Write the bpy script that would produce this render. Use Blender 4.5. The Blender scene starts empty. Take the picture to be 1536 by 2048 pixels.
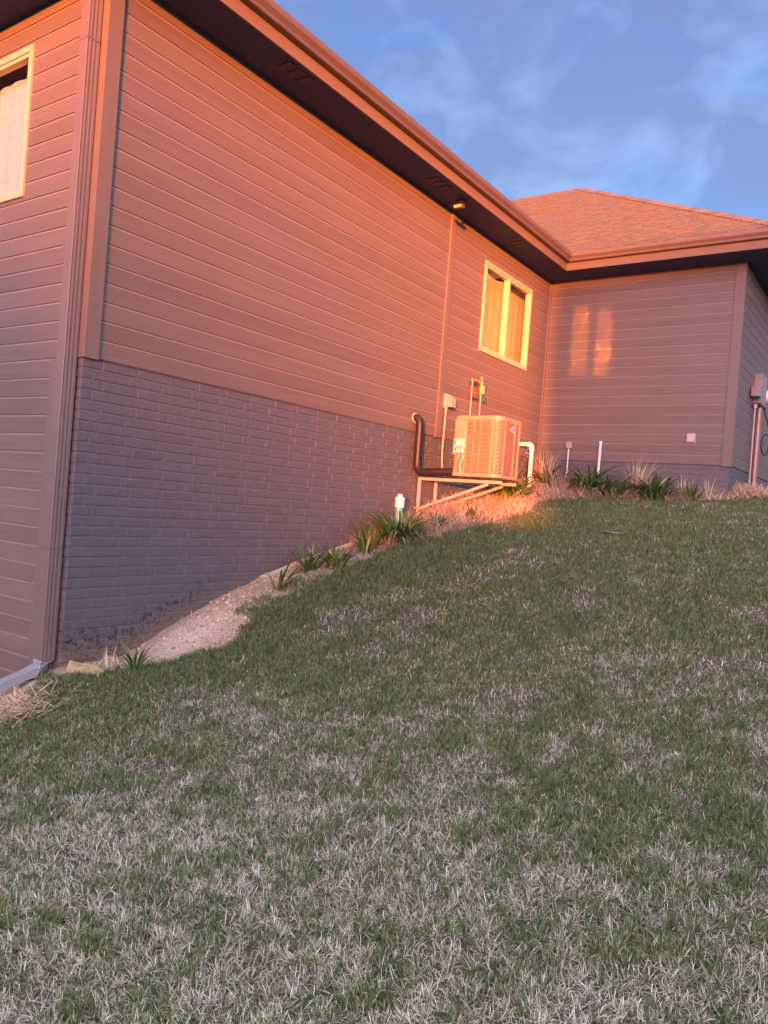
import bpy, bmesh, math, random
import numpy as np
from mathutils import Vector, Matrix
R = math.radians
scene = bpy.context.scene
COL = scene.collection

# ------------------------------------------------------------------ camera
CAM = Vector((6.0, 0.0, 1.6))
yaw, pit, rol = -0.607248, -0.0079574, 0.0776084
fw = Vector((math.sin(yaw)*math.cos(pit), math.cos(yaw)*math.cos(pit), math.sin(pit)))
rt = fw.cross(Vector((0, 0, 1))).normalized(); up = rt.cross(fw)
r2 = rt*math.cos(rol)+up*math.sin(rol); u2 = -rt*math.sin(rol)+up*math.cos(rol)
cd = bpy.data.cameras.new("camera"); cam = bpy.data.objects.new("camera", cd); COL.objects.link(cam)
M = Matrix((r2, u2, -fw)).transposed().to_4x4(); M.translation = CAM; cam.matrix_world = M
cd.sensor_fit = 'VERTICAL'; cd.sensor_height = 24.0; cd.lens = 1548.4/2048*24.0
cd.clip_start = 0.05; cd.clip_end = 3000
scene.camera = cam

# ------------------------------------------------------------------ light
SUN_AZ = math.atan2(0.455, -0.890)          # heading from +y towards +x
SUN_EL = R(1.35)
sd = Vector((math.sin(SUN_AZ)*math.cos(SUN_EL), math.cos(SUN_AZ)*math.cos(SUN_EL), math.sin(SUN_EL)))
sl = bpy.data.lights.new("sun", 'SUN'); sl.energy = 5.0; sl.angle = R(0.6); sl.color = (1.0, 0.205, 0.004)
so = bpy.data.objects.new("sun", sl); COL.objects.link(so)
so.rotation_euler = sd.to_track_quat('Z', 'Y').to_euler(); so.location = (20, -40, 10)
scene.view_settings.view_transform = 'Standard'; scene.view_settings.look = 'None'
scene.view_settings.exposure = 2.26; scene.view_settings.gamma = 1.0
scene.view_settings.use_curve_mapping = False
cy = scene.cycles
cy.use_denoising = True
try: cy.denoiser = 'OPENIMAGEDENOISE'
except Exception: pass
cy.max_bounces = 7; cy.diffuse_bounces = 4; cy.glossy_bounces = 3; cy.transparent_max_bounces = 8
cy.use_guiding = True; cy.use_surface_guiding = True; cy.surface_guiding_probability = 0.85
try: cy.guiding_directional_sampling_type = 'RIS'
except Exception: pass
cy.adaptive_threshold = 0.006
cy.blur_glossy = 0.0; cy.caustics_reflective = True; cy.caustics_refractive = False
cy.sample_clamp_indirect = 0.0

w = bpy.data.worlds.new("World"); scene.world = w; w.use_nodes = True
nt = w.node_tree; nt.nodes.clear()
def N(nt, t, **k):
    n = nt.nodes.new(t)
    for a, v in k.items():
        if a == 'i':
            for kk, vv in v.items(): n.inputs[kk].default_value = vv
        else: setattr(n, a, v)
    return n
L = lambda a, b: a.id_data.links.new(a, b)
def mathn(nt, op, a, b=None, clamp=False):
    n = nt.nodes.new('ShaderNodeMath'); n.operation = op; n.use_clamp = clamp
    for i, v in enumerate((a, b)):
        if v is None: continue
        if isinstance(v, (int, float)): n.inputs[i].default_value = v
        else: L(v, n.inputs[i])
    return n.outputs[0]
def mixc(nt, f, a, b, mode='MIX'):
    n = nt.nodes.new('ShaderNodeMix'); n.data_type = 'RGBA'; n.blend_type = mode
    for s, v in ((n.inputs[0], f), (n.inputs[6], a), (n.inputs[7], b)):
        if isinstance(v, (int, float)): s.default_value = v
        elif isinstance(v, tuple): s.default_value = (*v, 1) if len(v) == 3 else v
        else: L(v, s)
    return n.outputs[2]
def ramp(nt, fac, stops):
    n = nt.nodes.new('ShaderNodeValToRGB'); e = n.color_ramp.elements
    while len(e) < len(stops): e.new(0.5)
    for q, (p, c) in zip(e, stops):
        q.position = p; q.color = (*c, 1) if len(c) == 3 else c
    L(fac, n.inputs[0]); return n.outputs[0]

sky = N(nt, 'ShaderNodeTexSky', sky_type='NISHITA', sun_disc=False)
sky.sun_elevation = SUN_EL; sky.sun_rotation = SUN_AZ; sky.altitude = 400
sky.air_density = 1.0; sky.dust_density = 1.5; sky.ozone_density = 2.0
tc = N(nt, 'ShaderNodeTexCoord')
dirv = tc.outputs['Generated']
sep = N(nt, 'ShaderNodeSeparateXYZ'); L(dirv, sep.inputs[0])
zc = mathn(nt, 'MAXIMUM', sep.outputs[2], 0.0)
den = mathn(nt, 'ADD', zc, 0.35)
cx = mathn(nt, 'DIVIDE', sep.outputs[0], den); cyy = mathn(nt, 'DIVIDE', sep.outputs[1], den)
comb = N(nt, 'ShaderNodeCombineXYZ'); L(cx, comb.inputs[0]); L(cyy, comb.inputs[1])
n1 = N(nt, 'ShaderNodeTexNoise', i={'Scale': 3.4, 'Detail': 6.0, 'Roughness': 0.52, 'Distortion': 0.4}); L(comb.outputs[0], n1.inputs['Vector'])
n2 = N(nt, 'ShaderNodeTexNoise', i={'Scale': 5.5, 'Detail': 4.0, 'Roughness': 0.55, 'Distortion': 0.3}); L(comb.outputs[0], n2.inputs['Vector'])
base = ramp(nt, zc, [(0.0, (0.29, 0.30, 0.62)), (0.2, (0.225, 0.275, 0.66)), (0.36, (0.135, 0.235, 0.68)), (0.60, (0.11, 0.21, 0.62)), (0.80, (1.0, 1.0, 1.0))])
c1 = ramp(nt, n1.outputs['Fac'], [(0.38, (0, 0, 0)), (0.56, (1, 1, 1))])
c2 = ramp(nt, n2.outputs['Fac'], [(0.47, (0, 0, 0)), (0.68, (1, 1, 1))])
# overhead sky out of view, brightened to light the lawn
zen = mathn(nt, 'MULTIPLY', mathn(nt, 'SUBTRACT', zc, 0.62), 4.0, True)
skyc = mixc(nt, mathn(nt, 'MULTIPLY', c1, 0.85), base, (0.18, 0.205, 0.44))
skyc = mixc(nt, mathn(nt, 'MULTIPLY', c2, 0.85), skyc, (0.33, 0.47, 0.90))
skyc = mixc(nt, zen, skyc, (2.75, 2.7, 2.35))
# warm afterglow of the low sun on the western side
dp = N(nt, 'ShaderNodeVectorMath', operation='DOT_PRODUCT'); L(dirv, dp.inputs[0]); dp.inputs[1].default_value = (sd.x, sd.y, 0.0)
gl = mathn(nt, 'POWER', mathn(nt, 'MAXIMUM', mathn(nt, 'MULTIPLY', mathn(nt, 'ADD', dp.outputs['Value'], 0.35), 1/1.35), 0.0), 2.2)
hz = mathn(nt, 'POWER', mathn(nt, 'SUBTRACT', 1.0, zc), 2.5)
gf = mathn(nt, 'MULTIPLY', gl, hz)
glow = mixc(nt, gf, (0, 0, 0), (0.58, 0.64, 1.0))
core = mathn(nt, 'MULTIPLY', mathn(nt, 'POWER', mathn(nt, 'MAXIMUM', dp.outputs['Value'], 0.0), 40.0), mathn(nt, 'POWER', mathn(nt, 'SUBTRACT', 1.0, zc), 8.0))
glow = mixc(nt, 1.0, glow, mixc(nt, core, (0, 0, 0), (14.0, 4.0, 2.6)), 'ADD')
b1 = N(nt, 'ShaderNodeBackground'); L(sky.outputs[0], b1.inputs[0]); b1.inputs[1].default_value = 0.06
b2 = N(nt, 'ShaderNodeBackground'); L(skyc, b2.inputs[0]); b2.inputs[1].default_value = 0.172
b3 = N(nt, 'ShaderNodeBackground'); L(glow, b3.inputs[0]); b3.inputs[1].default_value = 1.5
a1 = N(nt, 'ShaderNodeAddShader'); a2 = N(nt, 'ShaderNodeAddShader'); wo = N(nt, 'ShaderNodeOutputWorld')
L(b1.outputs[0], a1.inputs[0]); L(b2.outputs[0], a1.inputs[1]); L(a1.outputs[0], a2.inputs[0]); L(b3.outputs[0], a2.inputs[1]); L(a2.outputs[0], wo.inputs[0])

# ------------------------------------------------------------------ materials
MATS = {}
def mat(name, col, rough=0.6, metal=0.0, vary=0.12, vscale=6.0, bump=0.0, bscale=60.0, stretch=(1, 1, 1), spec=0.4, attr=None, dirt=None, bdist=0.004):
    m = bpy.data.materials.new(name); m.use_nodes = True; t = m.node_tree; t.nodes.clear()
    bs = N(t, 'ShaderNodeBsdfPrincipled'); o = N(t, 'ShaderNodeOutputMaterial'); L(bs.outputs[0], o.inputs[0])
    g = N(t, 'ShaderNodeNewGeometry')
    mp = N(t, 'ShaderNodeMapping'); mp.inputs['Scale'].default_value = stretch; L(g.outputs['Position'], mp.inputs[0])
    nz = N(t, 'ShaderNodeTexNoise', i={'Scale': vscale, 'Detail': 6.0, 'Roughness': 0.6}); L(mp.outputs[0], nz.inputs['Vector'])
    f = ramp(t, nz.outputs['Fac'], [(0.3, (0, 0, 0)), (0.7, (1, 1, 1))])
    lo = tuple(c*(1-vary) for c in col); hi = tuple(min(1, c*(1+vary)) for c in col)
    c = mixc(t, f, lo, hi)
    if attr:
        at = N(t, 'ShaderNodeAttribute', attribute_name=attr); c = mixc(t, 1.0, c, at.outputs['Color'], 'MULTIPLY')
    if dirt: c = dirt(t, g, c)
    L(c, bs.inputs['Base Color'])
    bs.inputs['Roughness'].default_value = rough; bs.inputs['Metallic'].default_value = metal
    bs.inputs['Specular IOR Level'].default_value = spec
    if bump > 0:
        nb = N(t, 'ShaderNodeTexNoise', i={'Scale': bscale, 'Detail': 5.0, 'Roughness': 0.6}); L(mp.outputs[0], nb.inputs['Vector'])
        b = N(t, 'ShaderNodeBump', i={'Strength': bump, 'Distance': bdist}); L(nb.outputs['Fac'], b.inputs['Height']); L(b.outputs[0], bs.inputs['Normal'])
    MATS[name] = m; return m

SIDING = (0.162, 0.122, 0.102)
def boardtone(t, g, c):
    s = N(t, 'ShaderNodeSeparateXYZ'); L(g.outputs['Position'], s.inputs[0])
    k = mathn(t, 'FLOOR', mathn(t, 'DIVIDE', mathn(t, 'SUBTRACT', s.outputs[2], 2.689), 0.1683))
    wn = N(t, 'ShaderNodeTexWhiteNoise', noise_dimensions='1D'); L(k, wn.inputs['W'])
    v = mathn(t, 'ADD', 0.94, mathn(t, 'MULTIPLY', wn.outputs['Value'], 0.12))
    cb = N(t, 'ShaderNodeCombineXYZ')
    for i in range(3): L(v, cb.inputs[i])
    c = mixc(t, 1.0, c, cb.outputs[0], 'MULTIPLY')
    n4 = N(t, 'ShaderNodeTexVoronoi', i={'Scale': 2.6}); L(g.outputs['Position'], n4.inputs['Vector'])
    fl = ramp(t, n4.outputs['Distance'], [(0.010, (1, 1, 1)), (0.016, (0, 0, 0))])
    return mixc(t, fl, c, (0.42, 0.38, 0.34))
mat('siding_along_y', SIDING, 0.55, vary=0.10, vscale=5, bump=0.8, bscale=26, stretch=(1, 0.12, 2.2), dirt=boardtone)
mat('siding_along_x', SIDING, 0.55, vary=0.10, vscale=5, bump=0.8, bscale=26, stretch=(0.12, 1, 2.2), dirt=boardtone)
mat('siding_reveal', (0.29, 0.215, 0.175), 0.4, vary=0.05)
mat('trim', (0.172, 0.128, 0.105), 0.5, vary=0.06, bump=0.35, bscale=30, stretch=(2, 2, 0.15))
mat('fascia_paint', (0.172, 0.116, 0.072), 0.45, vary=0.06, bump=0.2, bscale=30, stretch=(.3, .3, 1))
mat('gutter_metal', (0.12, 0.085, 0.072), 0.33, vary=0.06, spec=0.5)
mat('downspout_paint', (0.165, 0.127, 0.112), 0.38, vary=0.05)
mat('spout_plastic', (0.26, 0.26, 0.28), 0.28, vary=0.06, spec=0.6)
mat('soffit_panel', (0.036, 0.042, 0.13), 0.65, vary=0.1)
mat('vent_metal', (0.06, 0.05, 0.06), 0.6, vary=0.1)
def brick_dirt(t, g, c):
    s = N(t, 'ShaderNodeSeparateXYZ'); L(g.outputs['Position'], s.inputs[0])
    # height above the sloping soil line along the wall: z - 0.30*(y-4.45)
    h = mathn(t, 'SUBTRACT', s.outputs[2], mathn(t, 'MULTIPLY', mathn(t, 'MAXIMUM', mathn(t, 'SUBTRACT', s.outputs[1], 4.45), 0.0), 0.36))
    nz = N(t, 'ShaderNodeTexNoise', i={'Scale': 4.0, 'Detail': 6.0, 'Roughness': 0.65}); L(g.outputs['Position'], nz.inputs['Vector'])
    hh = mathn(t, 'ADD', h, mathn(t, 'MULTIPLY', mathn(t, 'SUBTRACT', nz.outputs['Fac'], 0.5), -0.35))
    yfade = mathn(t, 'SUBTRACT', 1.0, mathn(t, 'MULTIPLY', mathn(t, 'SUBTRACT', s.outputs[1], 5.2), 1.1), True)
    f = mathn(t, 'MULTIPLY', mathn(t, 'SUBTRACT', 1.0, mathn(t, 'MULTIPLY', hh, 4.2), True), yfade)
    c = mixc(t, mathn(t, 'MULTIPLY', f, 0.85), c, (0.22, 0.145, 0.105))
    # flaked dark spots where the paint has gone
    n3 = N(t, 'ShaderNodeTexNoise', i={'Scale': 22.0, 'Detail': 4.0, 'Roughness': 0.7}); L(g.outputs['Position'], n3.inputs['Vector'])
    sp = ramp(t, n3.outputs['Fac'], [(0.53, (0, 0, 0)), (0.56, (1, 1, 1))])
    f2 = mathn(t, 'MULTIPLY', mathn(t, 'SUBTRACT', 1.0, mathn(t, 'ABSOLUTE', mathn(t, 'MULTIPLY', mathn(t, 'SUBTRACT', hh, 0.20), 4.5)), True), yfade)
    c = mixc(t, mathn(t, 'MULTIPLY', sp, f2), c, (0.03, 0.024, 0.02))
    # small white paint flecks
    n4 = N(t, 'ShaderNodeTexVoronoi', i={'Scale': 9.0}); L(g.outputs['Position'], n4.inputs['Vector'])
    fl = ramp(t, n4.outputs['Distance'], [(0.035, (1, 1, 1)), (0.05, (0, 0, 0))])
    n5 = N(t, 'ShaderNodeTexNoise', i={'Scale': 5.0, 'Detail': 2.0}); L(g.outputs['Position'], n5.inputs['Vector'])
    c = mixc(t, mathn(t, 'MULTIPLY', fl, ramp(t, n5.outputs['Fac'], [(0.6, (0, 0, 0)), (0.68, (1, 1, 1))])), c, (0.5, 0.46, 0.42))
    return c
mat('brick_paint', (0.108, 0.106, 0.120), 0.5, vary=0.13, vscale=7, bump=0.9, bscale=20, stretch=(1, 5.5, 1), bdist=0.02, dirt=brick_dirt, spec=0.45)
mat('brick_mortar', (0.140, 0.135, 0.148), 0.6, vary=0.12, vscale=20, dirt=brick_dirt)
mat('brick_paint_x', (0.13, 0.115, 0.122), 0.5, vary=0.13, vscale=7, bump=0.9, bscale=20, stretch=(5.5, 1, 1), bdist=0.02, spec=0.45)
mat('shingle', (0.128, 0.104, 0.098), 0.85, vary=0.12, vscale=30, bump=0.5, bscale=180, attr='tint', spec=0.2)
mat('window_vinyl', (0.52, 0.47, 0.29), 0.4, vary=0.03)
mat('interior_paint', (0.55, 0.40, 0.24), 0.8)
def damask(t, g, c):
    mp = N(t, 'ShaderNodeMapping'); mp.inputs['Scale'].default_value = (9, 9, 6); L(g.outputs['Position'], mp.inputs[0])
    wv = N(t, 'ShaderNodeTexNoise', i={'Scale': 1.6, 'Detail': 2.0, 'Distortion': 2.6}); L(mp.outputs[0], wv.inputs['Vector'])
    f = ramp(t, wv.outputs['Fac'], [(0.49, (0, 0, 0)), (0.505, (1, 1, 1)), (0.545, (1, 1, 1)), (0.56, (0, 0, 0))])
    return mixc(t, mathn(t, 'MULTIPLY', f, 0.5), c, (0.45, 0.33, 0.24))
mat('curtain_damask', (0.78, 0.62, 0.45), 0.85, vary=0.05, dirt=damask)
mat('curtain_gold', (0.75, 0.52, 0.16), 0.85, vary=0.08, bump=0.5, bscale=120)
mat('ac_paint', (0.40, 0.26, 0.18), 0.42, vary=0.05, spec=0.5)
mat('ac_coil', (0.16, 0.10, 0.075), 0.6, vary=0.2, vscale=50)
mat('dark_metal', (0.05, 0.045, 0.045), 0.5)
mat('steel_galv', (0.50, 0.42, 0.37), 0.45, metal=0.15, vary=0.12, vscale=12)
mat('black_insulation', (0.022, 0.013, 0.015), 0.42, vary=0.2, bump=0.3, bscale=60)
mat('gray_plastic', (0.38, 0.31, 0.27), 0.5)
mat('conduit_gray', (0.44, 0.35, 0.30), 0.45)
mat('outlet_tan', (0.50, 0.41, 0.36), 0.45, vary=0.05)
mat('pvc_white', (0.82, 0.78, 0.72), 0.35, vary=0.05)
mat('pvc_green', (0.13, 0.42, 0.34), 0.35, vary=0.06)
mat('copper', (0.50, 0.31, 0.20), 0.45, metal=0.2, vary=0.15)
mat('brass', (0.60, 0.34, 0.12), 0.35, metal=0.5, vary=0.2, vscale=30)
mat('blue_plastic', (0.05, 0.07, 0.12), 0.4)
mat('label_white', (0.8, 0.76, 0.68), 0.5, vary=0.02)
mat('label_dark', (0.06, 0.03, 0.035), 0.5)
mat('label_red', (0.55, 0.06, 0.05), 0.5)
mat('badge_pink', (0.62, 0.16, 0.36), 0.3, vary=0.1)
mat('bronze_pole', (0.27, 0.17, 0.13), 0.35, metal=0.3)
mat('meter_gray', (0.30, 0.22, 0.19), 0.4, metal=0.1)
mat('black_cable', (0.02, 0.018, 0.022), 0.45)
mat('limestone', (0.42, 0.31, 0.17), 0.85, vary=0.25, vscale=14, bump=0.9, bscale=40)
mat('pink_stone', (0.42, 0.31, 0.27), 0.85, vary=0.2, vscale=14, bump=0.9, bscale=40)
mat('concrete', (0.42, 0.38, 0.34), 0.85, vary=0.15, vscale=10, bump=0.5, bscale=60)
mat('valve_lid', (0.16, 0.22, 0.22), 0.6)
mat('leaf_blade', (1, 1, 1), 0.45, vary=0.15, vscale=20, attr='tint', spec=0.4)
mat('grass_blade', (1, 1, 1), 0.6, vary=0.12, vscale=4, attr='tint', spec=0.25)
mat('straw_blade', (1, 1, 1), 0.7, vary=0.15, vscale=8, attr='tint', spec=0.2)
mat('far_wall', (0.3, 0.27, 0.24), 0.8); mat('far_roof', (0.08, 0.07, 0.07), 0.9)

def glass(name, tint, rough):
    m = bpy.data.materials.new(name); m.use_nodes = True; t = m.node_tree; t.nodes.clear()
    ge = N(t, 'ShaderNodeNewGeometry'); dp = N(t, 'ShaderNodeVectorMath', operation='DOT_PRODUCT'); L(ge.outputs['Incoming'], dp.inputs[0]); L(ge.outputs['Normal'], dp.inputs[1])
    om = mathn(t, 'SUBTRACT', 1.0, mathn(t, 'ABSOLUTE', dp.outputs['Value']), True)
    fr = mathn(t, 'ADD', mathn(t, 'MULTIPLY', mathn(t, 'POWER', om, 3.0), 0.86), 0.14, True)     # two panes of float glass
    g = N(t, 'ShaderNodeBsdfGlossy', i={'Roughness': rough, 'Color': (1, 1, 1, 1)})
    tr = N(t, 'ShaderNodeBsdfTransparent', i={'Color': (*tint, 1)}); mx = N(t, 'ShaderNodeMixShader'); o = N(t, 'ShaderNodeOutputMaterial')
    L(fr, mx.inputs[0]); L(tr.outputs[0], mx.inputs[1]); L(g.outputs[0], mx.inputs[2]); L(mx.outputs[0], o.inputs[0])
    MATS[name] = m; return m
glass('window_glass', (0.92, 0.92, 0.90), 0.068)

# ------------------------------------------------------------------ ground
GP=[(0,3.95,-.02),(0,4.52,.0),(0,5.08,.24),(0,5.76,.5),(0,6.53,.74),(0,7.47,.97),(0,8.47,1.24),(0,9.45,1.54),(0,10.8,1.78),(0.2,13.53,2.29),(1.7,13.53,2.2),(3.36,13.53,2.14),
(-.7,3.93,-.27),(0,3.35,-.31),(-2.5,3.5,-.6),(-2.5,1,-.9),(0,1.2,-.6),(3,0,-.2),(3,3,-.05),(6,0,0),(6,3,.22),(9,0,.15),(12,0,.3),
(1.2,5.0,.2),(3,6.0,.5),(6,6.5,.85),(9.5,6,.9),(.9,8.4,1.27),(3,9,1.38),(6,9.5,1.5),(10,9.5,1.55),(1.5,10.2,1.66),(1.5,12.4,1.98),(3.6,15,2.38),(3.6,17.5,2.58),(5.5,13.5,2.12),(9,13.5,2.2),(6,17.5,2.6),(10,18,2.6),(6,22,2.7),(-6,20,2.5),(-6,10,1.6),(-6,0,-1.2),(0,-4,-1.2),(6,-4,-.35),(12,-5,-.4),(14,8,1.2),(14,18,2.5)]
GP=np.array(GP)
def _k(r2): return np.where(r2>1e-12,.5*r2*np.log(r2+1e-12),0)
_n=len(GP);_P=np.c_[np.ones(_n),GP[:,:2]]
_K=_k(((GP[:,None,:2]-GP[None,:,:2])**2).sum(-1))+np.eye(_n)*.02
_W=np.linalg.solve(np.block([[_K,_P],[_P.T,np.zeros((3,3))]]),np.r_[GP[:,2],0,0,0])
def gz(x,y):
    x=np.asarray(x,float);y=np.asarray(y,float);sh=np.broadcast(x,y).shape
    X=np.c_[np.broadcast_to(x,sh).ravel(),np.broadcast_to(y,sh).ravel()]
    z=np.empty(len(X))
    for i in range(0,len(X),20000):
        c=X[i:i+20000];z[i:i+20000]=_k(((c[:,None]-GP[None,:,:2])**2).sum(-1))@_W[:_n]+_W[_n]+c@_W[_n+1:]
    d=np.hypot(X[:,0]-4,X[:,1]-8);t=np.clip((d-13)/20,0,1);t=t*t*(3-2*t)
    s=1/(1+np.exp(-(X[:,1]-4)/4.))
    a=X[:,0]*.46-X[:,1]*.887
    far=-1.3+3.8*s+(SHADE_RISE-1.3*(np.clip(X[:,0]*.890+X[:,1]*.455,1.6,8)-4))*np.exp(-((a-450)/11)**2)
    return (z*(1-t)+far*t).reshape(sh)
SHADE_RISE = 14.3          # crest of an unseen rise, added so its shadow edge climbs the walls

# ------------------------------------------------------------------ mesh helpers
def woff(o):
    v = Vector((0, 0, 0))
    while o is not None: v += o.location; o = o.parent
    return v
class MB:
    def __init__(s): s.v = []; s.f = []; s.t = []; s.mi = []
    def add(s, vs, fs, tint=None, mi=0):
        b = len(s.v); s.mi += [mi]*len(fs); s.v += [tuple(p) for p in vs]; s.f += [tuple(i+b for i in q) for q in fs]
        s.t += [tint or (1, 1, 1)]*len(vs); return s
    def box(s, a, b):
        x0, y0, z0 = (min(a[i], b[i]) for i in range(3)); x1, y1, z1 = (max(a[i], b[i]) for i in range(3))
        return s.add([(x0,y0,z0),(x1,y0,z0),(x1,y1,z0),(x0,y1,z0),(x0,y0,z1),(x1,y0,z1),(x1,y1,z1),(x0,y1,z1)],
                     [(3,2,1,0),(4,5,6,7),(0,1,5,4),(1,2,6,5),(2,3,7,6),(3,0,4,7)])
    def bar(s, p, q, w, h, upv=(0, 0, 1)):
        p, q = Vector(p), Vector(q); d = (q-p).normalized(); sv = d.cross(Vector(upv)).normalized(); uv = sv.cross(d)
        vs = [c + sv*(a*w/2) + uv*(b*h/2) for c in (p, q) for a, b in ((-1,-1),(1,-1),(1,1),(-1,1))]
        return s.add(vs, [(0,1,2,3),(7,6,5,4),(0,4,5,1),(1,5,6,2),(2,6,7,3),(3,7,4,0)])
    def tube(s, pts, r, n=10, caps=True):
        pts = [Vector(p) for p in pts]; m = len(pts); rs = r if isinstance(r, (list, tuple)) else [r]*m
        d0 = (pts[1]-pts[0]).normalized(); ref = Vector((0, 0, 1)) if abs(d0.z) < .9 else Vector((1, 0, 0))
        a = d0.cross(ref).normalized(); vs = []; fs = []
        for i in range(m):
            d = (pts[min(i+1, m-1)]-pts[max(i-1, 0)]).normalized()
            a = (a - d*a.dot(d)).normalized(); b = d.cross(a)
            vs += [pts[i] + (a*math.cos(2*math.pi*k/n)+b*math.sin(2*math.pi*k/n))*rs[i] for k in range(n)]
        for i in range(m-1):
            for k in range(n):
                k2 = (k+1) % n; fs.append((i*n+k, i*n+k2, (i+1)*n+k2, (i+1)*n+k))
        if caps: fs.append(tuple(range(n))[::-1]); fs.append(tuple((m-1)*n+k for k in range(n)))
        return s.add(vs, fs)
    def prism(s, prof, fn, n):
        # prof: list of 2D points (closed), fn(i, p) -> 3D point for station i
        m = len(prof); vs = [fn(i, p) for i in range(n) for p in prof]; fs = []
        for i in range(n-1):
            for k in range(m):
                k2 = (k+1) % m; fs.append((i*m+k, i*m+k2, (i+1)*m+k2, (i+1)*m+k))
        fs.append(tuple(range(m))[::-1]); fs.append(tuple((n-1)*m+k for k in range(m)))
        return s.add(vs, fs)
    def build(s, name, m, parent=None, bevel=0.0, smooth=False, tint=False):
        me = bpy.data.meshes.new(name); off = woff(parent)
        me.from_pydata([tuple(Vector(p)-off) for p in s.v], [], s.f); 
        for mm in (m if isinstance(m, tuple) else (m,)): me.materials.append(MATS[mm])
        if any(s.mi): me.polygons.foreach_set('material_index', s.mi)
        if tint:
            a = me.color_attributes.new('tint', 'FLOAT_COLOR', 'POINT')
            a.data.foreach_set('color', np.array([(*c, 1) for c in s.t], np.float32).ravel())
        bm = bmesh.new(); bm.from_mesh(me); bmesh.ops.recalc_face_normals(bm, faces=bm.faces); bm.to_mesh(me); bm.free()
        o = bpy.data.objects.new(name, me); COL.objects.link(o)
        if parent: o.parent = parent
        if smooth:
            me.polygons.foreach_set('use_smooth', [True]*len(me.polygons))
            if bevel == 0:
                md = o.modifiers.new('edge', 'EDGE_SPLIT'); md.split_angle = R(40)
        if bevel > 0:
            md = o.modifiers.new('bevel', 'BEVEL'); md.width = bevel; md.segments = 2; md.limit_method = 'ANGLE'; md.angle_limit = R(35)
        return o
def thing(name, label, cat, loc=(0, 0, 0), group=None):
    o = bpy.data.objects.new(name, None); COL.objects.link(o); o.location = loc; o.empty_display_size = .2
    o['label'] = label; o['category'] = cat
    if group: o['group'] = group
    return o
def tag(o, label=None, cat=None, group=None, kind=None):
    for k, v in (('label', label), ('category', cat), ('group', group), ('kind', kind)):
        if v: o[k] = v
    return o
def bez(pts, n=8):
    # smooth polyline through points (Catmull-Rom)
    P = [Vector(p) for p in pts]; P = [P[0]*2-P[1]]+P+[P[-1]*2-P[-2]]; out = []
    for i in range(1, len(P)-2):
        for k in range(n):
            t = k/n; a, b, c, d = P[i-1], P[i], P[i+1], P[i+2]
            out.append(.5*((2*b)+(c-a)*t+(2*a-5*b+4*c-d)*t*t+(3*b-a-3*c+d)*t**3))
    out.append(P[-2]); return out
rng = np.random.default_rng(7); random.seed(7)

# ------------------------------------------------------------------ ground sheet
BED = [(-.6,3.85),(.12,3.86),(.45,4.1),(.66,4.55),(.84,5.05),(.74,5.55),(.66,5.9),(.68,6.2),(.70,6.52),(.71,7.03),(.72,7.63),(.94,8.22),(1.19,8.78),(1.47,9.2),(1.5,9.99),(1.12,11.2),(1.05,11.78),(1.5,12.36),(2.35,12.75),(3.06,13.0),(3.4,13.15),(3.62,13.55),(3.75,14.17),(3.83,15.2),(3.6,18),(3,18),(3,14.2),(-.6,14.2)]
SPOUT_BED = [(-.75,3.9),(-.02,3.72),(.20,3.58),(.40,3.38),(.34,3.12),(.05,3.02),(-.4,3.0),(-1.0,3.2)]
def inpoly(x, y, P):
    x = np.asarray(x); y = np.asarray(y); r = np.zeros(x.shape, bool); n = len(P)
    for i in range(n):
        x0, y0 = P[i]; x1, y1 = P[(i+1) % n]
        if y0 == y1: continue
        c = ((y0 > y) != (y1 > y)) & (x < (x1-x0)*(y-y0)/(y1-y0)+x0); r ^= c
    return r
def vnoise(x, y, s, seed):
    # smooth value noise in numpy
    g = np.random.default_rng(seed).random((256, 256)); x = np.asarray(x)*s+97.3; y = np.asarray(y)*s+41.7
    i = np.floor(x).astype(int); j = np.floor(y).astype(int); u = x-i; v = y-j; u = u*u*(3-2*u); v = v*v*(3-2*v)
    G = lambda a, b: g[a % 256, b % 256]
    return (G(i,j)*(1-u)+G(i+1,j)*u)*(1-v)+(G(i,j+1)*(1-u)+G(i+1,j+1)*u)*v
def axis(lo, hi, st, far):
    a = list(np.arange(lo, hi+st/2, st)); s = st; p = a[-1]
    while p < far: s *= 1.22; p += s; a.append(p)
    s = st; p = a[0]; b = []
    while p > -far: s *= 1.22; p -= s; b.append(p)
    return np.array(b[::-1]+a)
def micro(x, y):
    return (vnoise(x, y, 1.1, 3)-.5)*.05+(vnoise(x, y, 3.7, 4)-.5)*.022+(vnoise(x, y, 11, 5)-.5)*.012
def gh(x, y):
    x = np.asarray(x, float); y = np.asarray(y, float)
    return gz(x, y)+micro(x, y)
ax_, ay_ = axis(-3.0, 11.0, .075, 900), axis(-1.0, 19.5, .075, 900)
ax_ = np.unique(np.r_[ax_, np.arange(176, 240, 1.5)]); ay_ = np.unique(np.r_[ay_, np.arange(-430, -366, 1.5)])   # fine mesh for the added far rise that casts the shadow
GX, GY = np.meshgrid(ax_, ay_, indexing='ij'); GZ = gh(GX, GY)
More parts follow.
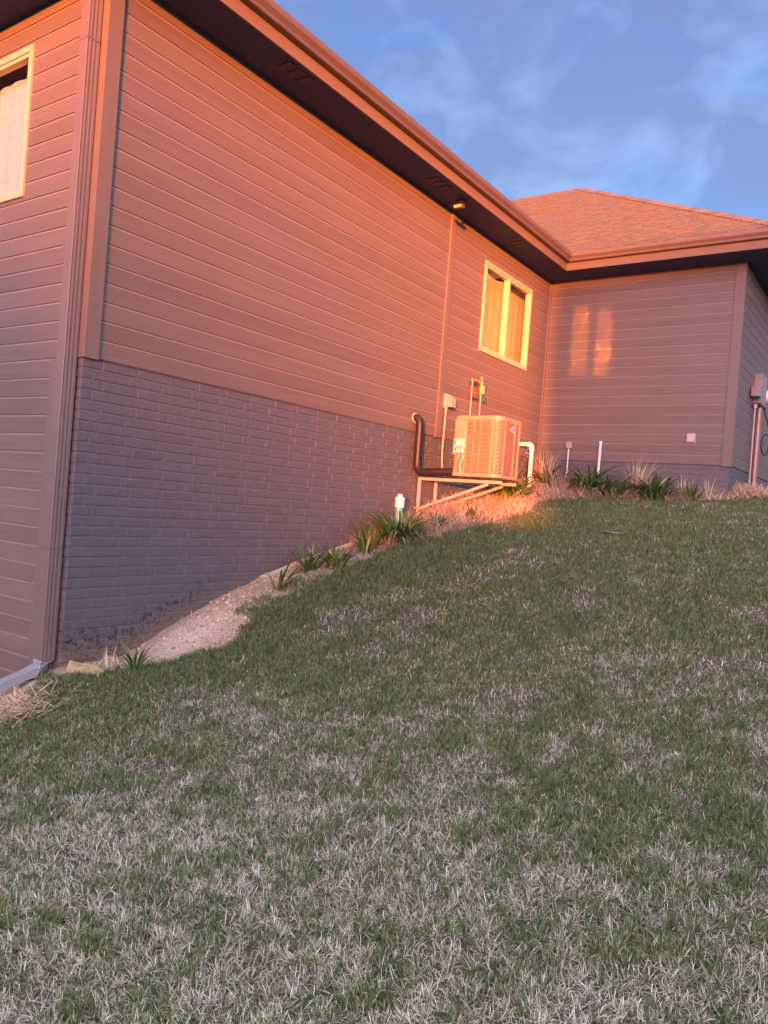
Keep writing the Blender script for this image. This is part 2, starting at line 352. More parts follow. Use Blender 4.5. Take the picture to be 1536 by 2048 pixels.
# straw lies thick under the air conditioner and forms a small mound by the far corner
nx, ny = GX.shape
me = bpy.data.meshes.new('ground')
vv = np.stack([GX, GY, GZ], -1).reshape(-1, 3)
ii = np.arange(nx*ny).reshape(nx, ny)
q = np.stack([ii[:-1,:-1], ii[1:,:-1], ii[1:,1:], ii[:-1,1:]], -1).reshape(-1, 4)
def fastmesh(me, v, faces, sizes):
    me.vertices.add(len(v)); me.vertices.foreach_set('co', np.ascontiguousarray(v, np.float32).ravel())
    me.loops.add(len(faces)); me.loops.foreach_set('vertex_index', np.ascontiguousarray(faces, np.int32))
    st = np.r_[0, np.cumsum(sizes)[:-1]].astype(np.int32)
    me.polygons.add(len(sizes)); me.polygons.foreach_set('loop_start', st)
    try: me.polygons.foreach_set('loop_total', np.asarray(sizes, np.int32))
    except Exception: pass
    me.update(calc_edges=True)
fastmesh(me, vv, q.ravel(), np.full(len(q), 4))
me.polygons.foreach_set('use_smooth', [True]*len(me.polygons))
X, Y = vv[:, 0], vv[:, 1]
wob = (vnoise(X, Y, 4.5, 9)-.5)*.16; wob2 = (vnoise(X, Y, 4.1, 10)-.5)*.16
bed = inpoly(X+wob, Y+wob2, BED) | inpoly(X+wob, Y+wob2, SPOUT_BED)
lawn_c = np.array([.12, .10, .075]); soil = np.array([.50, .375, .30]); sand = np.array([.86, .66, .57])
pale = np.clip(1-np.hypot((X-.42)/.33, (Y-5.0)/.75), 0, 1)[:, None]**.6
tc_ = np.where(bed[:, None], soil*(1-pale)+sand*pale, lawn_c)
far_ = np.clip((np.hypot(X-5, Y-7)-12)/10, 0, 1)[:, None]; tc_ = tc_*(1-far_)+np.array([.13, .13, .07])*far_
a = me.color_attributes.new('tint', 'FLOAT_COLOR', 'POINT'); a.data.foreach_set('color', np.c_[tc_, np.ones(len(tc_))].astype(np.float32).ravel())
def thatch(t, g, c):
    wv = N(t, 'ShaderNodeTexNoise', i={'Scale': 190.0, 'Detail': 3.0, 'Roughness': 0.7, 'Distortion': 1.5}); L(g.outputs['Position'], wv.inputs['Vector'])
    f = ramp(t, wv.outputs['Fac'], [(0.40, (.35, .33, .30)), (0.52, (1, 1, 1)), (0.62, (1.0, 1.0, 1.0))])
    return mixc(t, 1.0, c, f, 'MULTIPLY')
mat('soil', (1, 1, 1), 0.95, vary=0.28, vscale=9, bump=1.0, bscale=55, attr='tint', spec=0.1, dirt=thatch)
me.materials.append(MATS['soil']); g_o = bpy.data.objects.new('ground', me); COL.objects.link(g_o); g_o['kind'] = 'structure'

# ------------------------------------------------------------------ the house
house = thing('house', 'brown lap-sided house with painted brick foundation, hip roof and dark eaves', 'house', (0, 3.93, 0))
ZB, ZS, CO = 2.682, 6.0, 0.1683
YB, XD, YA = 13.53, 3.36, 3.93
def siding(name, P, u, n, ulen, z0, z1, m, holes=()):
    P, u, n = Vector((*P, 0)), Vector((*u, 0)), Vector((*n, 0))
    prof = []; k = math.floor((z0-2.689)/CO)
    while True:
        zb = 2.689+k*CO; k += 1
        if zb > z1: break
        prof += [(zb, .014), (zb+.1465, .014), (zb+.1505, .0075), (zb+.1645, .0075), (zb+.1650, .0), (zb+CO, .0)]
    zs = sorted({h[i] for h in holes for i in (2, 3)})
    segs = []
    for (za, oa), (zb, ob) in zip(prof[:-1], prof[1:]):
        cuts = [za]+[c for c in zs if za+1e-5 < c < zb-1e-5]+[zb]
        for c0, c1 in zip(cuts[:-1], cuts[1:]):
            lo, hi = max(c0, z0), min(c1, z1)
            if hi <= lo and c1-c0 > 1e-4: continue
            if hi < lo-1e-6: continue
            t = lambda z: oa+(ob-oa)*((z-za)/(zb-za) if zb-za > 1e-6 else 0)
            segs.append((lo, oa if zb-za < 1e-6 else t(lo), hi, ob if zb-za < 1e-6 else t(hi), 1 if ob == oa == .0075 else 0))
    mb = MB()
    for lo, ol, hi, oh, mi in segs:
        iv = [(0.0, ulen)]; mid = (lo+hi)/2
        for a, b, c, d in holes:
            if c < mid < d:
                iv = [p for s, e in iv for p in ((s, min(e, a)), (max(s, b), e)) if p[1]-p[0] > 1e-4]
        for s, e in iv:
            ns = max(1, int((e-s)/2.5))
            for j in range(ns):
                s2, e2 = s+(e-s)*j/ns, s+(e-s)*(j+1)/ns
                mb.add([P+u*s2+n*ol+Vector((0,0,lo)), P+u*e2+n*ol+Vector((0,0,lo)), P+u*e2+n*oh+Vector((0,0,hi)), P+u*s2+n*oh+Vector((0,0,hi))], [(0,1,2,3)], None, mi)
    # butt joints between boards: hairline slots
    for k in range(int((z1-z0)/CO)):
        zb = 2.689+math.floor((z0-2.689)/CO+k+1)*CO
        for s in ((random.uniform(.5, ulen-.3),) if random.random() < .45 and ulen > 2 else ()):
            if any(a-.05 < s < b+.05 and c-.2 < zb < d+.05 for a, b, c, d in holes) or zb+.15 > z1: continue
            p = P+u*s+n*.0148
            mb.add([p+Vector((0,0,zb)), p+u*.0025+Vector((0,0,zb)), p+u*.0025+Vector((0,0,zb+.149)), p+Vector((0,0,zb+.149))], [(0,1,2,3)])
    return mb.build(name, (m, 'siding_reveal'), house)
WA = (10.92-4.0, 12.66-4.0, 4.21, 5.61)
siding('wall', (0, 4.0), (0, 1), (1, 0), YB-4.0, ZB, ZS, 'siding_along_y', [WA])
siding('wall', (0, YB), (1, 0), (0, -1), XD, ZB+.012, ZS, 'siding_along_x')
siding('wall', (XD, YB), (0, 1), (1, 0), 10.0, ZB+.012, ZS, 'siding_along_y')
WC = (-2.86+9, -1.16+9, 4.26, 5.65)
siding('wall', (-9.0, 3.962), (1, 0), (0, -1), 8.9, -1.4, ZS, 'siding_along_x', [WC])
# sheathing that closes the walls from behind (and the far sides of the house)
sh = MB()
sh.box((-9, 24, -1), (-8.9, 4.0, 6.2)); sh.box((-9, 23.9, -1), (3.3, 24, 6.2))
sh.build('back_wall', 'far_wall', house)

# brick-patterned concrete foundation, every brick a raised block with chamfered arrises
def brickwall(name, P, u, n, ulen, z0, z1, m, u_first=0.0):
    P, u, n = Vector((*P, 0)), Vector((*u, 0)), Vector((*n, 0)); mb = MB()
    Z = lambda z: Vector((0, 0, z))
    mb.add([P+n*-.003+Z(z0), P+u*ulen+n*-.003+Z(z0), P+u*ulen+n*-.003+Z(z1), P+n*-.003+Z(z1)], [(0,1,2,3)], None, 1)
    H, Lb, mj = .0915, .3683, .011; r = 0; zt = z1-.004
    while zt > z0:
        zb = zt-H+mj; off = (.205 if r % 2 == 0 else .110)+u_first+((r*37) % 5-2)*.003
        s = off-Lb
        while s < ulen:
            a, b = max(s+mj*.5, 0), min(s+Lb-mj*.5, ulen); s += Lb
            if b-a < .02: continue
            h = .0045+random.uniform(-.0012, .0012); c = .008; tl = random.uniform(-.0008, .0008)
            lo = zb if zb > z0 else z0
            o0 = [(a, lo), (b, lo), (b, zt), (a, zt)]; i0 = [(a+c, lo+c), (b-c, lo+c), (b-c, zt-c), (a+c, zt-c)]
            vs = [P+u*p+n*-.0058+Z(z) for p, z in o0]+[P+u*p+n*(h+(tl if i > 1 else -tl))+Z(z) for i, (p, z) in enumerate(i0)]
            mb.add(vs, [(4,5,6,7),(0,1,5,4),(1,2,6,5),(2,3,7,6),(3,0,4,7)])
        zt -= H; r += 1
    return mb.build(name, (m, 'brick_mortar'), house)
brickwall('foundation', (-.004, 3.937), (0, 1), (1, 0), YB-3.937, -.55, ZB-.004, 'brick_paint')
brickwall('foundation', (-.16, 3.937), (1, 0), (0, -1), .156, -.75, ZB-.004, 'brick_paint_x')
brickwall('foundation', (0, YB+.004), (1, 0), (0, -1), XD-.004, 1.6, ZB+.006, 'brick_paint_x')
brickwall('foundation', (XD-.004, YB+.004), (0, 1), (1, 0), 9.9, 1.6, ZB+.006, 'brick_paint')
def board(a, b, name='corner_board', m='trim', bev=.003): return MB().box(a, b).build(name, m, house, bevel=bev)
board((-.01, 3.918, ZB-.012), (.040, 4.066, 5.998))            # outside corner, long face
board((-.092, 3.918, ZB-.012), (-.011, 3.965, 5.996))          # outside corner, return face
board((-.38, 3.930, ZB-.002), (-.094, 3.966, 5.994))           # wide flat board behind the downspout
board((-.47, 3.928, -1.3), (-.163, 3.968, ZB-.006))
board((-.01, 9.765, ZB-.010), (.032, 9.895, 5.998), 'trim_board')
board((.0, YB-.062, ZB-.006), (.034, YB-.001, 5.997))           # inside corner
board((XD-.128, YB-.030, ZB-.014), (XD+.028, YB+.01, 5.998))
board((XD-.01, YB+.011, ZB-.014), (XD+.027, YB+.10, 5.996))
# cap strip between siding and brick
# eaves: soffit, fascia, gutter follow one mitred line round the plan
def node(i, o): return [(-9.5, 3.33-o), (.53+o, 3.33-o), (.53+o, 12.915-o), (3.98+o, 12.915-o), (3.98+o, 24)][i]
def sweep(prof): return MB().prism(prof, lambda i, p: (*node(i, p[0]), p[1]), 5)
sf = MB()
inner = [(-9.5, 3.97), (-.02, 3.97), (-.02, YB+.02), (XD-.02, YB+.02), (XD-.02, 24)]
for i in range(4):
    a, b = node(i, -.004), node(i+1, -.004); c, d = inner[i+1], inner[i]
    sf.add([(*a, 6.0), (*b, 6.0), (*c, 6.0), (*d, 6.0)], [(0,1,2,3)])
    sf.add([(*a, 6.02), (*b, 6.02), (*c, 6.02), (*d, 6.02)], [(0,1,2,3)])
soffit = sf.build('soffit', 'soffit_panel', house)
for yv, xv in ((5.9, .30), (8.85, .27), (11.3, .27)):
    for k in range(3): MB().box((xv-.02, yv-.2+k*.15, 5.992), (xv+.16, yv-.2+k*.15+.085, 5.9985)).build('soffit_vent', 'vent_metal', soffit)
sweep([(-.003, 5.985), (.022, 5.985), (.022, 6.24), (-.003, 6.24)]).build('fascia', 'fascia_paint', house, bevel=.003)
gut = sweep([(.0225, 6.118), (.095, 6.118), (.103, 6.128), (.107, 6.150), (.122, 6.172), (.138, 6.192), (.143, 6.215), (.143, 6.252), (.132, 6.256), (.130, 6.246), (.134, 6.24), (.134, 6.215), (.095, 6.135), (.0225, 6.130)]).build('gutter', 'gutter_metal', house)

# roof: sloping planes under real shingle tabs
PITCH = .65; ZE = 6.25
rf = MB()
D = 5.68
def rz(v): return ZE+PITCH*v
XV, XH, YE = .615, 4.045, 12.83
apex = (XH-D, YE+D, rz(D))
rf.add([(XV, YE, ZE), (XH, YE, ZE), apex, (XV-D, YE+D, rz(D))], [(0,1,2,3)])
rf.add([(XH, YE, ZE), (XH, YE+2*D, ZE), apex], [(0,1,2)])
MR = 6.3
rf.add([(XV, 3.25, ZE), (XV, YE, ZE), (XV-D, YE+D, rz(D)), (XV-MR, YE+MR, rz(MR)), (XV-MR, 3.25+MR, rz(MR))], [(0,1,2,3,4)])
rf.add([(XV, 3.25, ZE), (XV-MR, 3.25+MR, rz(MR)), (XV-2*MR, 3.25, ZE)], [(0,1,2)])
rf.add([(XV-2*MR, 3.25, ZE), (XV-MR, 3.25+MR, rz(MR)), (XV-MR, YE+MR, rz(MR)), (XV-2*MR, YE+2*MR, ZE)], [(0,1,2,3)])
rf.add([(XH, YE+2*D, ZE), (XV-D, YE+D, rz(D)), apex], [(0,2,1)])
nrm = Vector((0, -PITCH, 1)).normalized()
dv = .118; r = 0; v0 = -.012
while v0 < D-.02:
    v1 = min(v0+dv, D); xa, xb = XV-v0-.02, XH-v0; x = xa-random.uniform(0, .2); hi = random.random() < .5
    while x < xb:
        wd = random.choice((.10, .14, .17, .21, .26))*random.uniform(.85, 1.15)
        h = .021 if hi else .009; hi = not hi if random.random() < .85 else hi
        l0, h0 = max(x, xa), min(x+wd, xb); l1, h1 = max(x, XV-v1-.02), min(x+wd, XH-v1)
        if h0-l0 > .01 and h1-l1 > .004:
            tn = random.uniform(.9, 1.08); tt = (tn*random.uniform(.97, 1.03), tn, tn*random.uniform(.95, 1.04))
            up0 = nrm*h; up1 = nrm*(.005 if h > .01 else .003)
            vm = v0+(v1-v0)*.62; lm, hm = l0+(l1-l0)*.62, h0+(h1-h0)*.62
            b = [Vector((l0, YE+v0, rz(v0))), Vector((h0, YE+v0, rz(v0))), Vector((h1, YE+v1, rz(v1))), Vector((l1, YE+v1, rz(v1)))]
            um = nrm*(h*.38+.0032); m0, m1 = Vector((lm, YE+vm, rz(vm))), Vector((hm, YE+vm, rz(vm)))
            rf.add([b[0], b[1], b[0]+up0, b[1]+up0, m1+um, m0+um, m1, m0], [(0,1,3,2),(2,3,4,5),(0,2,5,7),(1,6,4,3)], tt)
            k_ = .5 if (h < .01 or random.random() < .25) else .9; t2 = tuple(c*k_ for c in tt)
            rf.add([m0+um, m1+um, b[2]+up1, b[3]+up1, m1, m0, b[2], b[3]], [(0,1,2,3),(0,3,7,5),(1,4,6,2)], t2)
        x += wd
    v0 += dv; r += 1
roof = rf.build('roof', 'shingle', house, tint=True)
cp = MB()
def caps(p, q, n1, n2, wd):
    p, q = Vector(p), Vector(q); Ln = (q-p).length; d = (q-p)/Ln; k = int(Ln/.15); n1, n2 = Vector(n1).normalized(), Vector(n2).normalized()
    s1 = n1.cross(d).normalized(); s2 = d.cross(n2).normalized(); upn = (n1+n2).normalized()
    if s1.dot(Vector((0,0,1))) > 0: s1 = -s1
    if s2.dot(Vector((0,0,1))) > 0: s2 = -s2
    for i in range(k):
        a, b = p+d*(i*.15-.01), p+d*(i*.15+.16); h0, h1 = upn*.035, upn*.022; tn = random.uniform(.8, 1.2)
        cp.add([a+h0, a+s1*wd+h0, b+s1*wd+h1, b+h1, a+s2*wd+h0, b+s2*wd+h1, a+upn*.0+s1*wd, b+s1*wd, a, a+s2*wd], [(0,1,2,3),(0,3,5,4),(1,6,7,2),(0,8,6,1),(0,4,9,8)], (tn, tn, tn))
caps((XH, YE, ZE), apex, (0, -PITCH, 1), (PITCH, 0, 1), .15)
caps((XV-D, YE+D, rz(D)), apex, (0, -PITCH, 1), (0, PITCH, 1), .15)
cp.build('ridge_cap', 'shingle', roof, tint=True)

# windows
def window(axis_, lo, hi, z0, z1, plane, out, splits, fw=.055, sash=.035):
    # axis_: 'y' for the long wall (normal +x), 'x' for the return wall (normal -y)
    P = (lambda u, d, z: (plane+out*d, u, z)) if axis_ == 'y' else (lambda u, d, z: (u, plane+out*d, z))
    f = MB(); B = lambda u0, u1, a, b, d0=-.07, d1=.036: f.box(P(u0, d0, a), P(u1, d1, b))
    B(lo, hi, z1-fw, z1); B(lo, hi, z0, z0+fw); B(lo, lo+fw, z0+fw+.0005, z1-fw-.0005); B(hi-fw, hi, z0+fw+.0005, z1-fw-.0005)
    fr = f.build('window', 'window_vinyl', house, bevel=.004)
    m = MB()
    for s in splits: m.box(P(s-.028, -.06, z0+fw+.001), P(s+.028, .034, z1-fw-.001))
    if splits: m.build('mullion', 'window_vinyl', fr, bevel=.004)
    edges = [lo+fw]+[e for s in splits for e in (s-.028, s+.028)]+[hi-fw]
    for a, b in zip(edges[::2], edges[1::2]):
        sm = MB(); c, d = z0+fw, z1-fw; e = .001
        for u0, u1, za, zb in ((a+e, b-e, d-sash, d-e), (a+e, b-e, c+e, c+sash), (a+e, a+sash, c+sash+e, d-sash-e), (b-sash, b-e, c+sash+e, d-sash-e)):
            sm.box(P(u0, -.05, za), P(u1, .020, zb))
        sm.build('sash', 'window_vinyl', fr, bevel=.003)
        g = MB(); g.add([P(a+sash-.005, -.017, c+sash-.005), P(b-sash+.005, -.017, c+sash-.005), P(b-sash+.005, -.017, d-sash+.005), P(a+sash-.005, -.017, d-sash+.005)], [(0,1,2,3)])
        g.build('pane', 'window_glass', fr)
    # room behind the panes
    rm = MB(); a0, a1, b0, b1 = lo-.5, hi+.5, z0-.6, z1+.4; d0, d1 = -.09, -2.2
    q = [P(a0, d0, b0), P(a1, d0, b0), P(a1, d0, b1), P(a0, d0, b1), P(a0, d1, b0), P(a1, d1, b0), P(a1, d1, b1), P(a0, d1, b1)]
    rm.add(q, [(4,5,6,7),(0,1,5,4),(1,2,6,5),(2,3,7,6),(3,0,4,7)]); rm.build('room_interior', 'interior_paint', fr)
    return fr, P
def curtain(fr, P, u0, u1, z0, z1f, m, depth=-.16, folds=9, amp=.02):
    mb = MB(); n = 60; vs = []; fs = []
    for i in range(n+1):
        u = u0+(u1-u0)*i/n; d = depth+amp*math.sin(i/n*folds*2*math.pi)+amp*.4*math.sin(i/n*folds*5.3)
        vs += [P(u, d, z0), P(u, d, (z0+z1f(i/n))/2), P(u, d*1.0+.005, z1f(i/n))]
    for i in range(n):
        for k in range(2): fs.append((i*3+k, i*3+3+k, i*3+4+k, i*3+1+k))
    mb.add(vs, fs); return mb.build('curtain', m, fr, smooth=True)
fr, P = window('y', 10.90, 12.68, 4.19, 5.63, .0, 1, [11.775])
curtain(fr, P, 10.86, 11.93, 4.0, lambda t: 5.50+.02*math.sin(t*9), 'curtain_gold', folds=4.3, depth=-.085, amp=.004)
curtain(fr, P, 11.95, 13.1, 4.0, lambda t: 5.60, 'curtain_gold', folds=5.4, depth=-.22, amp=.006)  # added cloth: gold fill in place of the siding reflected in this pane
fr, P = window('x', -2.88, -1.14, 4.24, 5.67, 3.962, -1, [-2.0])
curtain(fr, P, -2.6, -1.18, 4.05, lambda t: 5.52-.40*max(0, .50-t)-(.06*max(0, t-.9)/.1 if t < .96 else -.12), 'curtain_damask', folds=5, depth=-.13, amp=.012)

# downspout on the short wall, elbow and ground extension
ds = MB()
xa, xb, ya, yb = -.155, -.040, 3.785, 3.912
def dsprof():
    p = []; n = 7
    for (a, b, nv) in (((xa, ya), (xb, ya), (0, 1)), ((xb, ya), (xb, yb), (-1, 0)), ((xb, yb), (xa, yb), (0, -1)), ((xa, yb), (xa, ya), (1, 0))):
        for i in range(n*2):
            t = (i+.5)/(n*2); dd = .0032 if (nv == (-1, 0) and i % 4 in (1, 2) and 0 < i < n*2-1) else 0
            p.append((a[0]+(b[0]-a[0])*t+nv[0]*dd, a[1]+(b[1]-a[1])*t+nv[1]*dd))
    return p
dp_ = dsprof(); zst = [6.02, 5.2, 4.3, 3.0, 1.6, .6, .055]
ds.prism(dp_, lambda i, p: (p[0], p[1], zst[i]), len(zst))
dso = ds.build('downspout', 'downspout_paint', house)
el = MB(); cxs, cys = (xa+xb)/2, (ya+yb)/2
sta = []
for k in range(9):                                                # corrugated elbow turning forward
    a = k/8*R(68); rr = .11
    sta.append((Vector((cxs-.03*(k/8), cys-rr*(1-math.cos(a)), .07-rr*math.sin(a))), a, 1.05 if k % 2 else .97))
def elf(i, p):
    c, a, s = sta[i]; dx, dy = (p[0]-cxs)*s, (p[1]-cys)*s
    return (c.x+dx, c.y+dy*math.cos(a), c.z+dy*math.sin(a))
el.prism(dp_, elf, len(sta)); el.build('elbow', 'spout_plastic', dso)
ex = MB(); c0, a0, _ = sta[-1]; dirx = Vector((-.16, -math.sin(a0), -math.cos(a0)*.85)).normalized()
ends = [c0+dirx*-.03, c0+dirx*.10, c0+dirx*.5+Vector((0, 0, -.01)), c0+dirx*1.15+Vector((0,0,-.05))]
ex.prism(dp_, lambda i, p: tuple(ends[i]+Vector(((p[0]-cxs)*(1.0 if i == 0 else .92), (p[1]-cys)*math.cos(a0)*(.95 if i == 0 else .6), (p[1]-cys)*math.sin(a0)*(.95 if i == 0 else .6)))), 4)
ex.build('extension_spout', 'spout_plastic', dso)
for zz in (1.02, 5.35): MB().box((xa-.006, ya-.003, zz), (xb+.004, yb-.01, zz+.024)).build('strap', 'downspout_paint', dso)

# ------------------------------------------------------------------ air conditioner on its wall bracket
x0, x1, y0, y1, zb, zt = .645, 1.335, 9.27, 9.97, 2.088, 2.912
ac = thing('air_conditioner', 'tan louvred air conditioner condenser with pink oval badge standing on the metal bracket', 'air conditioner', ((x0+x1)/2, (y0+y1)/2, zb))
def ring(x0, x1, y0, y1, r, n=8):
    p = []
    for cx_, cy_, a0 in ((x1-r, y0+r, -90), (x1-r, y1-r, 0), (x0+r*.3, y1-r*.3, 90), (x0+r*.3, y0+r*.3, 180)):
        rr = r if cx_ == x1-r else r*.3
        for k in range(n+1):
            a = R(a0+90*k/n); p.append((cx_+rr*math.cos(a), cy_+rr*math.sin(a)))
    return p
RC = .115
def rp(mb, grow, za, zb_, r=RC):
    pr = ring(x0-grow, x1+grow, y0-grow, y1+grow, r+grow); return mb.prism(pr, lambda i, p: (p[0], p[1], (za, zb_)[i]), 2)
c = MB(); rp(c, -.035, zb+.03, zt-.02); c.build('coil', 'ac_coil', ac, smooth=True)
lv = MB(); z = zb+.065; pitch_ = .0178
while z < zt-.06:
    pr = ring(x0, x1, y0, y1, RC); pr2 = ring(x0-.016, x1+.0, y0-.0, y1, RC); m_ = len(pr)
    inn = ring(x0+.014, x1-.014, y0+.014, y1-.014, RC-.014)
    vs = [(*p, z) for p in pr]+[(*p, z+.0085) for p in pr]+[(*p, z+.0125) for p in inn]+[(*p, z-.002) for p in inn]
    fs = []
    for k in range(m_):
        k2 = (k+1) % m_
        for a in range(4): fs.append((a*m_+k, a*m_+k2, ((a+1) % 4)*m_+k2, ((a+1) % 4)*m_+k))
    lv.add(vs, fs); z += pitch_
lv.build('louvre_grille', 'ac_paint', ac, smooth=True)
c = MB(); rp(c, .006, zt-.055, zt-.012); rp(c, -.012, zt-.0125, zt+.004); c.build('top_cover', 'ac_paint', ac, bevel=.006)
c = MB(); rp(c, .008, zb, zb+.05); c.build('base_pan', 'ac_paint', ac, bevel=.004)
fan = MB()
for rr in (.06, .11, .16, .21, .26, .29):
    fan.tube([((x0+x1)/2+rr*math.cos(a), (y0+y1)/2+rr*math.sin(a), zt+.012) for a in np.linspace(0, 2*math.pi, 33)], .004, 6, False)
for a in range(8): fan.bar(((x0+x1)/2, (y0+y1)/2, zt+.01), ((x0+x1)/2+.3*math.cos(a*math.pi/4), (y0+y1)/2+.3*math.sin(a*math.pi/4), zt+.01), .008, .006)
fan.build('fan_guard', 'dark_metal', ac)
c = MB(); e = .004                                               # corner posts and ribs
xp = .822
for xr, wd in ((xp, .018), (.935, .012), (1.035, .012), (x1-RC-.008, .034)): c.box((xr-wd/2, y0-e, zb+.051), (xr+wd/2, y0+.012, zt-.056))
for yr, wd in ((y0+RC+.03, .02), (y0+.44, .012), (y1-RC, .03)): c.box((x1-.012, yr-wd/2, zb+.051), (x1+e, yr+wd/2, zt-.056))
c.build('corner_post', 'ac_paint', ac, bevel=.002)
c = MB(); c.box((x0-.004, y0-.006, 2.60), (xp-.012, y0+.02, zt-.056)); c.build('access_panel', 'ac_paint', ac, bevel=.006)
c = MB(); c.box((x0+.01, y0+.022, zb+.05), (xp-.012, y0+.045, 2.60)); c.build('service_panel', 'ac_paint', ac)
c = MB(); c.box((x0-.012, y0-.014, 2.385), (xp-.010, y0+.021, 2.415)); c.build('valve_shelf', 'ac_paint', ac, bevel=.003)
lab = MB(); yl = y0-.0085; lab.box((x0-.002, yl, 2.416), (xp-.014, yl+.014, 2.598)); lo = lab.build('warning_label', 'label_white', ac)
d = MB(); yq = yl-.001
def pl(mb, u0, u1, v0, v1):                                      # label artwork in fractions of the plate
    X0, X1 = x0+.002, xp-.018; Z0, Z1 = 2.418, 2.596
    mb.box((X0+(X1-X0)*u0, yq, Z0+(Z1-Z0)*v0), (X0+(X1-X0)*u1, yl, Z0+(Z1-Z0)*v1))
for u0, u1, v0, v1 in ((.04,.10,.52,.95),(.12,.2,.7,.95),(.12,.2,.52,.66),(.64,.95,.90,.95),(.66,.74,.52,.60),(.76,.82,.56,.66),(.90,.95,.6,.88),(.03,.30,.22,.28),(.03,.28,.08,.2),(.36,.92,.24,.28),(.38,.9,.10,.13),(.38,.86,.16,.19),(.44,.52,.6,.68),(.44,.52,.76,.84)): pl(d, u0, u1, v0, v1)
d.build('label_print', 'label_dark', lo)
d = MB(); pl(d, .03, .95, .40, .47); pl(d, .03, .95, .31, .36); d.build('label_stripe', 'label_red', lo)
bd = MB(); by, bz = 9.63, 2.765; n = 28
bd.prism([(.062*math.copysign(abs(math.cos(a))**.8, math.cos(a)), .036*math.copysign(abs(math.sin(a))**.8, math.sin(a))) for a in np.linspace(0, 2*math.pi, n, endpoint=False)], lambda i, p: (x1+.001+.011*i, by+p[0], bz+p[1]), 2)
bo = bd.build('badge', 'label_white', ac, bevel=.002)
b2_ = MB(); b2_.prism([(.052*math.cos(a), .028*math.sin(a)) for a in np.linspace(0, 2*math.pi, n, endpoint=False)], lambda i, p: (x1+.0118+.002*i, by+p[0], bz+p[1]), 2); b2_.build('badge_face', 'badge_pink', bo)
t = MB(); t.tube(bez([(.79, y0-.002, 2.385), (.80, y0-.012, 2.33), (.765, y0-.01, 2.24), (.775, y0-.012, 2.17), (.785, y0-.005, 2.12)]), .007, 8); t.build('wire', 'pvc_white', ac, smooth=True)
t = MB(); t.tube(bez([(.74, y0-.004, 2.386), (.71, y0-.012, 2.30), (.68, y0+.0, 2.19), (.655, y0+.01, 2.13)]), .013, 8); t.build('suction_pipe', 'copper', ac, smooth=True)
for fx, fy in ((.72, 9.42), (1.25, 9.42), (.72, 9.87), (1.25, 9.87)): MB().box((fx-.05, fy-.03, zb-.034), (fx+.05, fy+.03, zb-.0005)).build('foot', 'dark_metal', ac)

st = thing('wall_bracket', 'pale steel wall bracket with two diagonal braces carrying the air conditioner', 'bracket', (.03, 9.65, 1.5))
w_ = .042
for yy, ex_ in ((9.417, 1.335), (9.871, 1.33)):
    f = MB(); f.box((.02, yy-w_/2, 1.50), (.02+w_, yy+w_/2, 2.05)); f.build('post', 'steel_galv', st, bevel=.004)
    f = MB(); f.box((.0205+w_, yy-w_/2, 2.052-w_), (ex_, yy+w_/2, 2.052)); f.build('rail', 'steel_galv', st, bevel=.004)
    f = MB(); f.bar((.064, yy, 1.60), (ex_-.20, yy, 2.052-w_-.012), w_*.82, w_*.9); f.build('brace', 'steel_galv', st, bevel=.003)
f = MB(); f.box((.35, 9.44, 2.006), (.39, 9.848, 2.046)); f.build('crossbar', 'steel_galv', st, bevel=.003)

li = thing('refrigerant_pipe', 'thick black insulated pipe bending from the wall down to the air conditioner', 'pipe', (.1, 9.25, 2.1))
t = MB(); t.tube(bez([(-.02, 9.20, 2.865), (.045, 9.195, 2.872), (.085, 9.20, 2.85), (.105, 9.20, 2.80), (.11, 9.20, 2.66), (.11, 9.20, 2.42), (.112, 9.20, 2.24), (.125, 9.20, 2.165), (.18, 9.20, 2.118), (.28, 9.205, 2.112), (.45, 9.22, 2.125), (.66, 9.25, 2.135)], 6), .056, 16); t.build('insulation', 'black_insulation', li, smooth=True)
t = MB(); t.tube([(.014, 9.197, 2.868), (.034, 9.195, 2.872)], .078, 20); t.build('wall_collar', 'gray_plastic', li, bevel=.004)
for q0, q1 in (((.108, 9.20, 2.665), (.111, 9.20, 2.655)), ((.27, 9.205, 2.113), (.285, 9.205, 2.113))): MB().tube([q0, q1], .060, 16).build('tape_band', 'black_cable', li)

dc = thing('disconnect_box', 'small tan electrical disconnect box on the siding left of the air conditioner', 'electrical box', (.03, 10.02, 3.2))
f = MB(); f.box((.014, 9.94, 3.135), (.075, 10.10, 3.335)); f.build('enclosure', 'conduit_gray', dc, bevel=.004)
f = MB(); f.box((.0755, 9.965, 3.145), (.145, 10.095, 3.29)); f.build('cover', 'gray_plastic', dc, bevel=.006)
f = MB(); f.box((.086, 9.955, 3.135), (.125, 10.092, 3.1445)); f.build('latch', 'dark_metal', dc)
f = MB(); f.tube(bez([(.05, 9.975, 3.136), (.05, 9.97, 3.0), (.07, 9.935, 2.75), (.075, 9.92, 2.5), (.085, 9.935, 2.25), (.13, 9.95, 2.10)], 6), .0145, 10); f.tube([(.05, 9.975, 3.134), (.05, 9.974, 3.085)], .022, 12); f.build('conduit', 'conduit_gray', dc, smooth=True)

